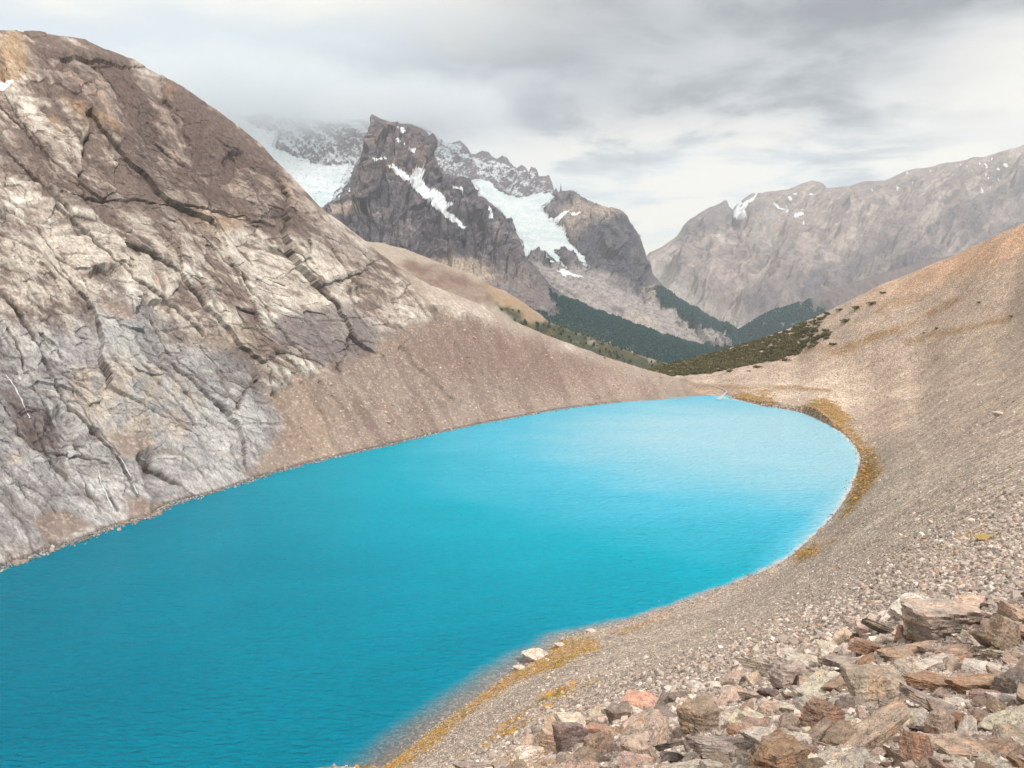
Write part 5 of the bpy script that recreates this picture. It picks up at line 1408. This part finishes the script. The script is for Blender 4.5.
bm = bmesh.new(); bmesh.ops.create_cube(bm, size=1)
me = bpy.data.meshes.new('haze'); bm.to_mesh(me); bm.free()
mh, t = new_mat('haze_air')
t.n('ShaderNodeOutputMaterial', {'Volume': t.n('ShaderNodeVolumePrincipled', {'Color': (.86, .93, 1, 1), 'Density': 5.8e-5, 'Anisotropy': .1}).outputs[0]})
o = link('haze', me, mh); o.scale = (19000, 19000, 1700); o.location = (0, 0, 1700 / 2 - 262)
tag(o, 'thin pale haze filling the valley', 'haze', kind='stuff')

# =================================================================== SKY, SUN, CAMERA
sc = bpy.context.scene
w = bpy.data.worlds.new('World'); sc.world = w; w.use_nodes = True
w.node_tree.nodes.clear(); t = NT(w.node_tree)
SUN_EL, SUN_AZ = math.radians(50), math.radians(146)       # azimuth clockwise from the view direction (+Y): behind, to the right
sky = t.n('ShaderNodeTexSky', sky_type='NISHITA'); sky.sun_disc = False; sky.sun_elevation = SUN_EL; sky.sun_rotation = SUN_AZ
sky.altitude = 1200
co = t.n('ShaderNodeTexCoord').outputs['Generated']
sp = t.n('ShaderNodeSeparateXYZ', {0: co}); X, Y, Z = sp.outputs
el_ = t.m('MAXIMUM', Z, 0.0)
den = t.m('ADD', el_, 0.10)
pv_ = t.n('ShaderNodeCombineXYZ', {0: t.m('DIVIDE', X, den), 1: t.m('DIVIDE', Y, den), 2: 0.0}).outputs[0]
c1 = t.noise(pv_, 0.55, 7, .54, dist=.4); c2 = t.noise(pv_, 1.5, 7, .57, dist=.3)
d_ = t.m('ADD', t.m('MULTIPLY', c1, .6), t.m('MULTIPLY', c2, .4))
thick = t.ramp(d_, .38, .62)                                   # thickness of the deck
az_ = t.m('ARCTAN2', X, Y)
wob = t.m('MULTIPLY_ADD', t.m('SUBTRACT', d_, .5), .35, el_)
# deck is heavier ahead-right at mid height, thin over the left and at the gap near the horizon
gz = t.m('MULTIPLY', t.ramp(az_, -.35, .22), t.m('MULTIPLY', t.ramp(wob, .115, .20), t.ramp(el_, .62, .36)))
dark = t.m('MINIMUM', t.m('MULTIPLY', t.m('MULTIPLY_ADD', thick, .6, .5), gz), 1.0)
colr = t.mix(thick, (0.585, 0.60, 0.60, 1), (0.41, 0.455, 0.485, 1))
colr = t.mix(t.m('MULTIPLY', t.ramp(az_, .05, -.4), .85), colr, (0.505, 0.56, 0.60, 1))
colr = t.mix(dark, colr, t.mix(t.ramp(c2, .4, .62), (0.30, 0.31, 0.335, 1), (0.19, 0.20, 0.22, 1)))
gap = t.m('MULTIPLY', t.ramp(c2, .56, .43), t.m('MULTIPLY', t.ramp(el_, .01, .06), t.ramp(el_, .24, .15)))
colr = t.mix(t.m('MULTIPLY', gap, t.ramp(az_, -.15, .12)), colr, (0.66, 0.63, 0.565, 1))
wg = t.m('MULTIPLY', t.ramp(az_, .38, .62), t.m('MULTIPLY', t.ramp(wob, .10, .16), t.ramp(wob, .30, .20)))
colr = t.mix(t.m('MULTIPLY', wg, .8), colr, (0.70, 0.665, 0.60, 1))
low = t.m('MULTIPLY', t.ramp(el_, .10, .03), .8)
colr = t.mix(low, colr, (0.62, 0.605, 0.56, 1))
cream = t.m('MULTIPLY', t.ramp(az_, .2, -.35), t.ramp(wob, .285, .345))
colr = t.mix(cream, colr, (0.74, 0.705, 0.62, 1))
zen = t.m('MULTIPLY_ADD', t.ramp(el_, .38, .85), 0.45, 0.84)        # an overcast sky is brighter overhead
bgc = t.n('ShaderNodeBackground', {0: colr, 1: zen}); bgs = t.n('ShaderNodeBackground', {0: sky.outputs[0], 1: .10})
cov = t.ramp(d_, .28, .40, .86, .97)
mx = t.n('ShaderNodeMixShader', {0: cov, 1: bgs.outputs[0], 2: bgc.outputs[0]})
t.n('ShaderNodeOutputWorld', {'Surface': mx.outputs[0]})

sl = bpy.data.lights.new('sun', 'SUN'); sl.energy = 2.4; sl.angle = math.radians(6); sl.color = (1, .95, .88)
so = bpy.data.objects.new('sun', sl); C.objects.link(so)
sd = Vector((math.sin(SUN_AZ) * math.cos(SUN_EL), math.cos(SUN_AZ) * math.cos(SUN_EL), math.sin(SUN_EL)))
so.rotation_euler = sd.to_track_quat('Z', 'Y').to_euler()

cam = bpy.data.cameras.new('camera'); cam.sensor_width = 36; cam.lens = 36 * F / 1024; cam.clip_start = .1; cam.clip_end = 40000
cob = bpy.data.objects.new('camera', cam); C.objects.link(cob)
cob.location = (0, 0, H); cob.rotation_euler = (math.pi / 2 - P0, 0, 0)
sc.camera = cob
sc.view_settings.view_transform = 'Standard'; sc.view_settings.look = 'None'; sc.view_settings.gamma = 1; sc.view_settings.use_curve_mapping = False
sc.view_settings.exposure = 0.8
sc.cycles.use_denoising = True
sc.cycles.max_bounces = 6; sc.cycles.volume_bounces = 2; sc.cycles.transparent_max_bounces = 8
sc.cycles.use_adaptive_sampling = True; sc.cycles.adaptive_threshold = 0.015
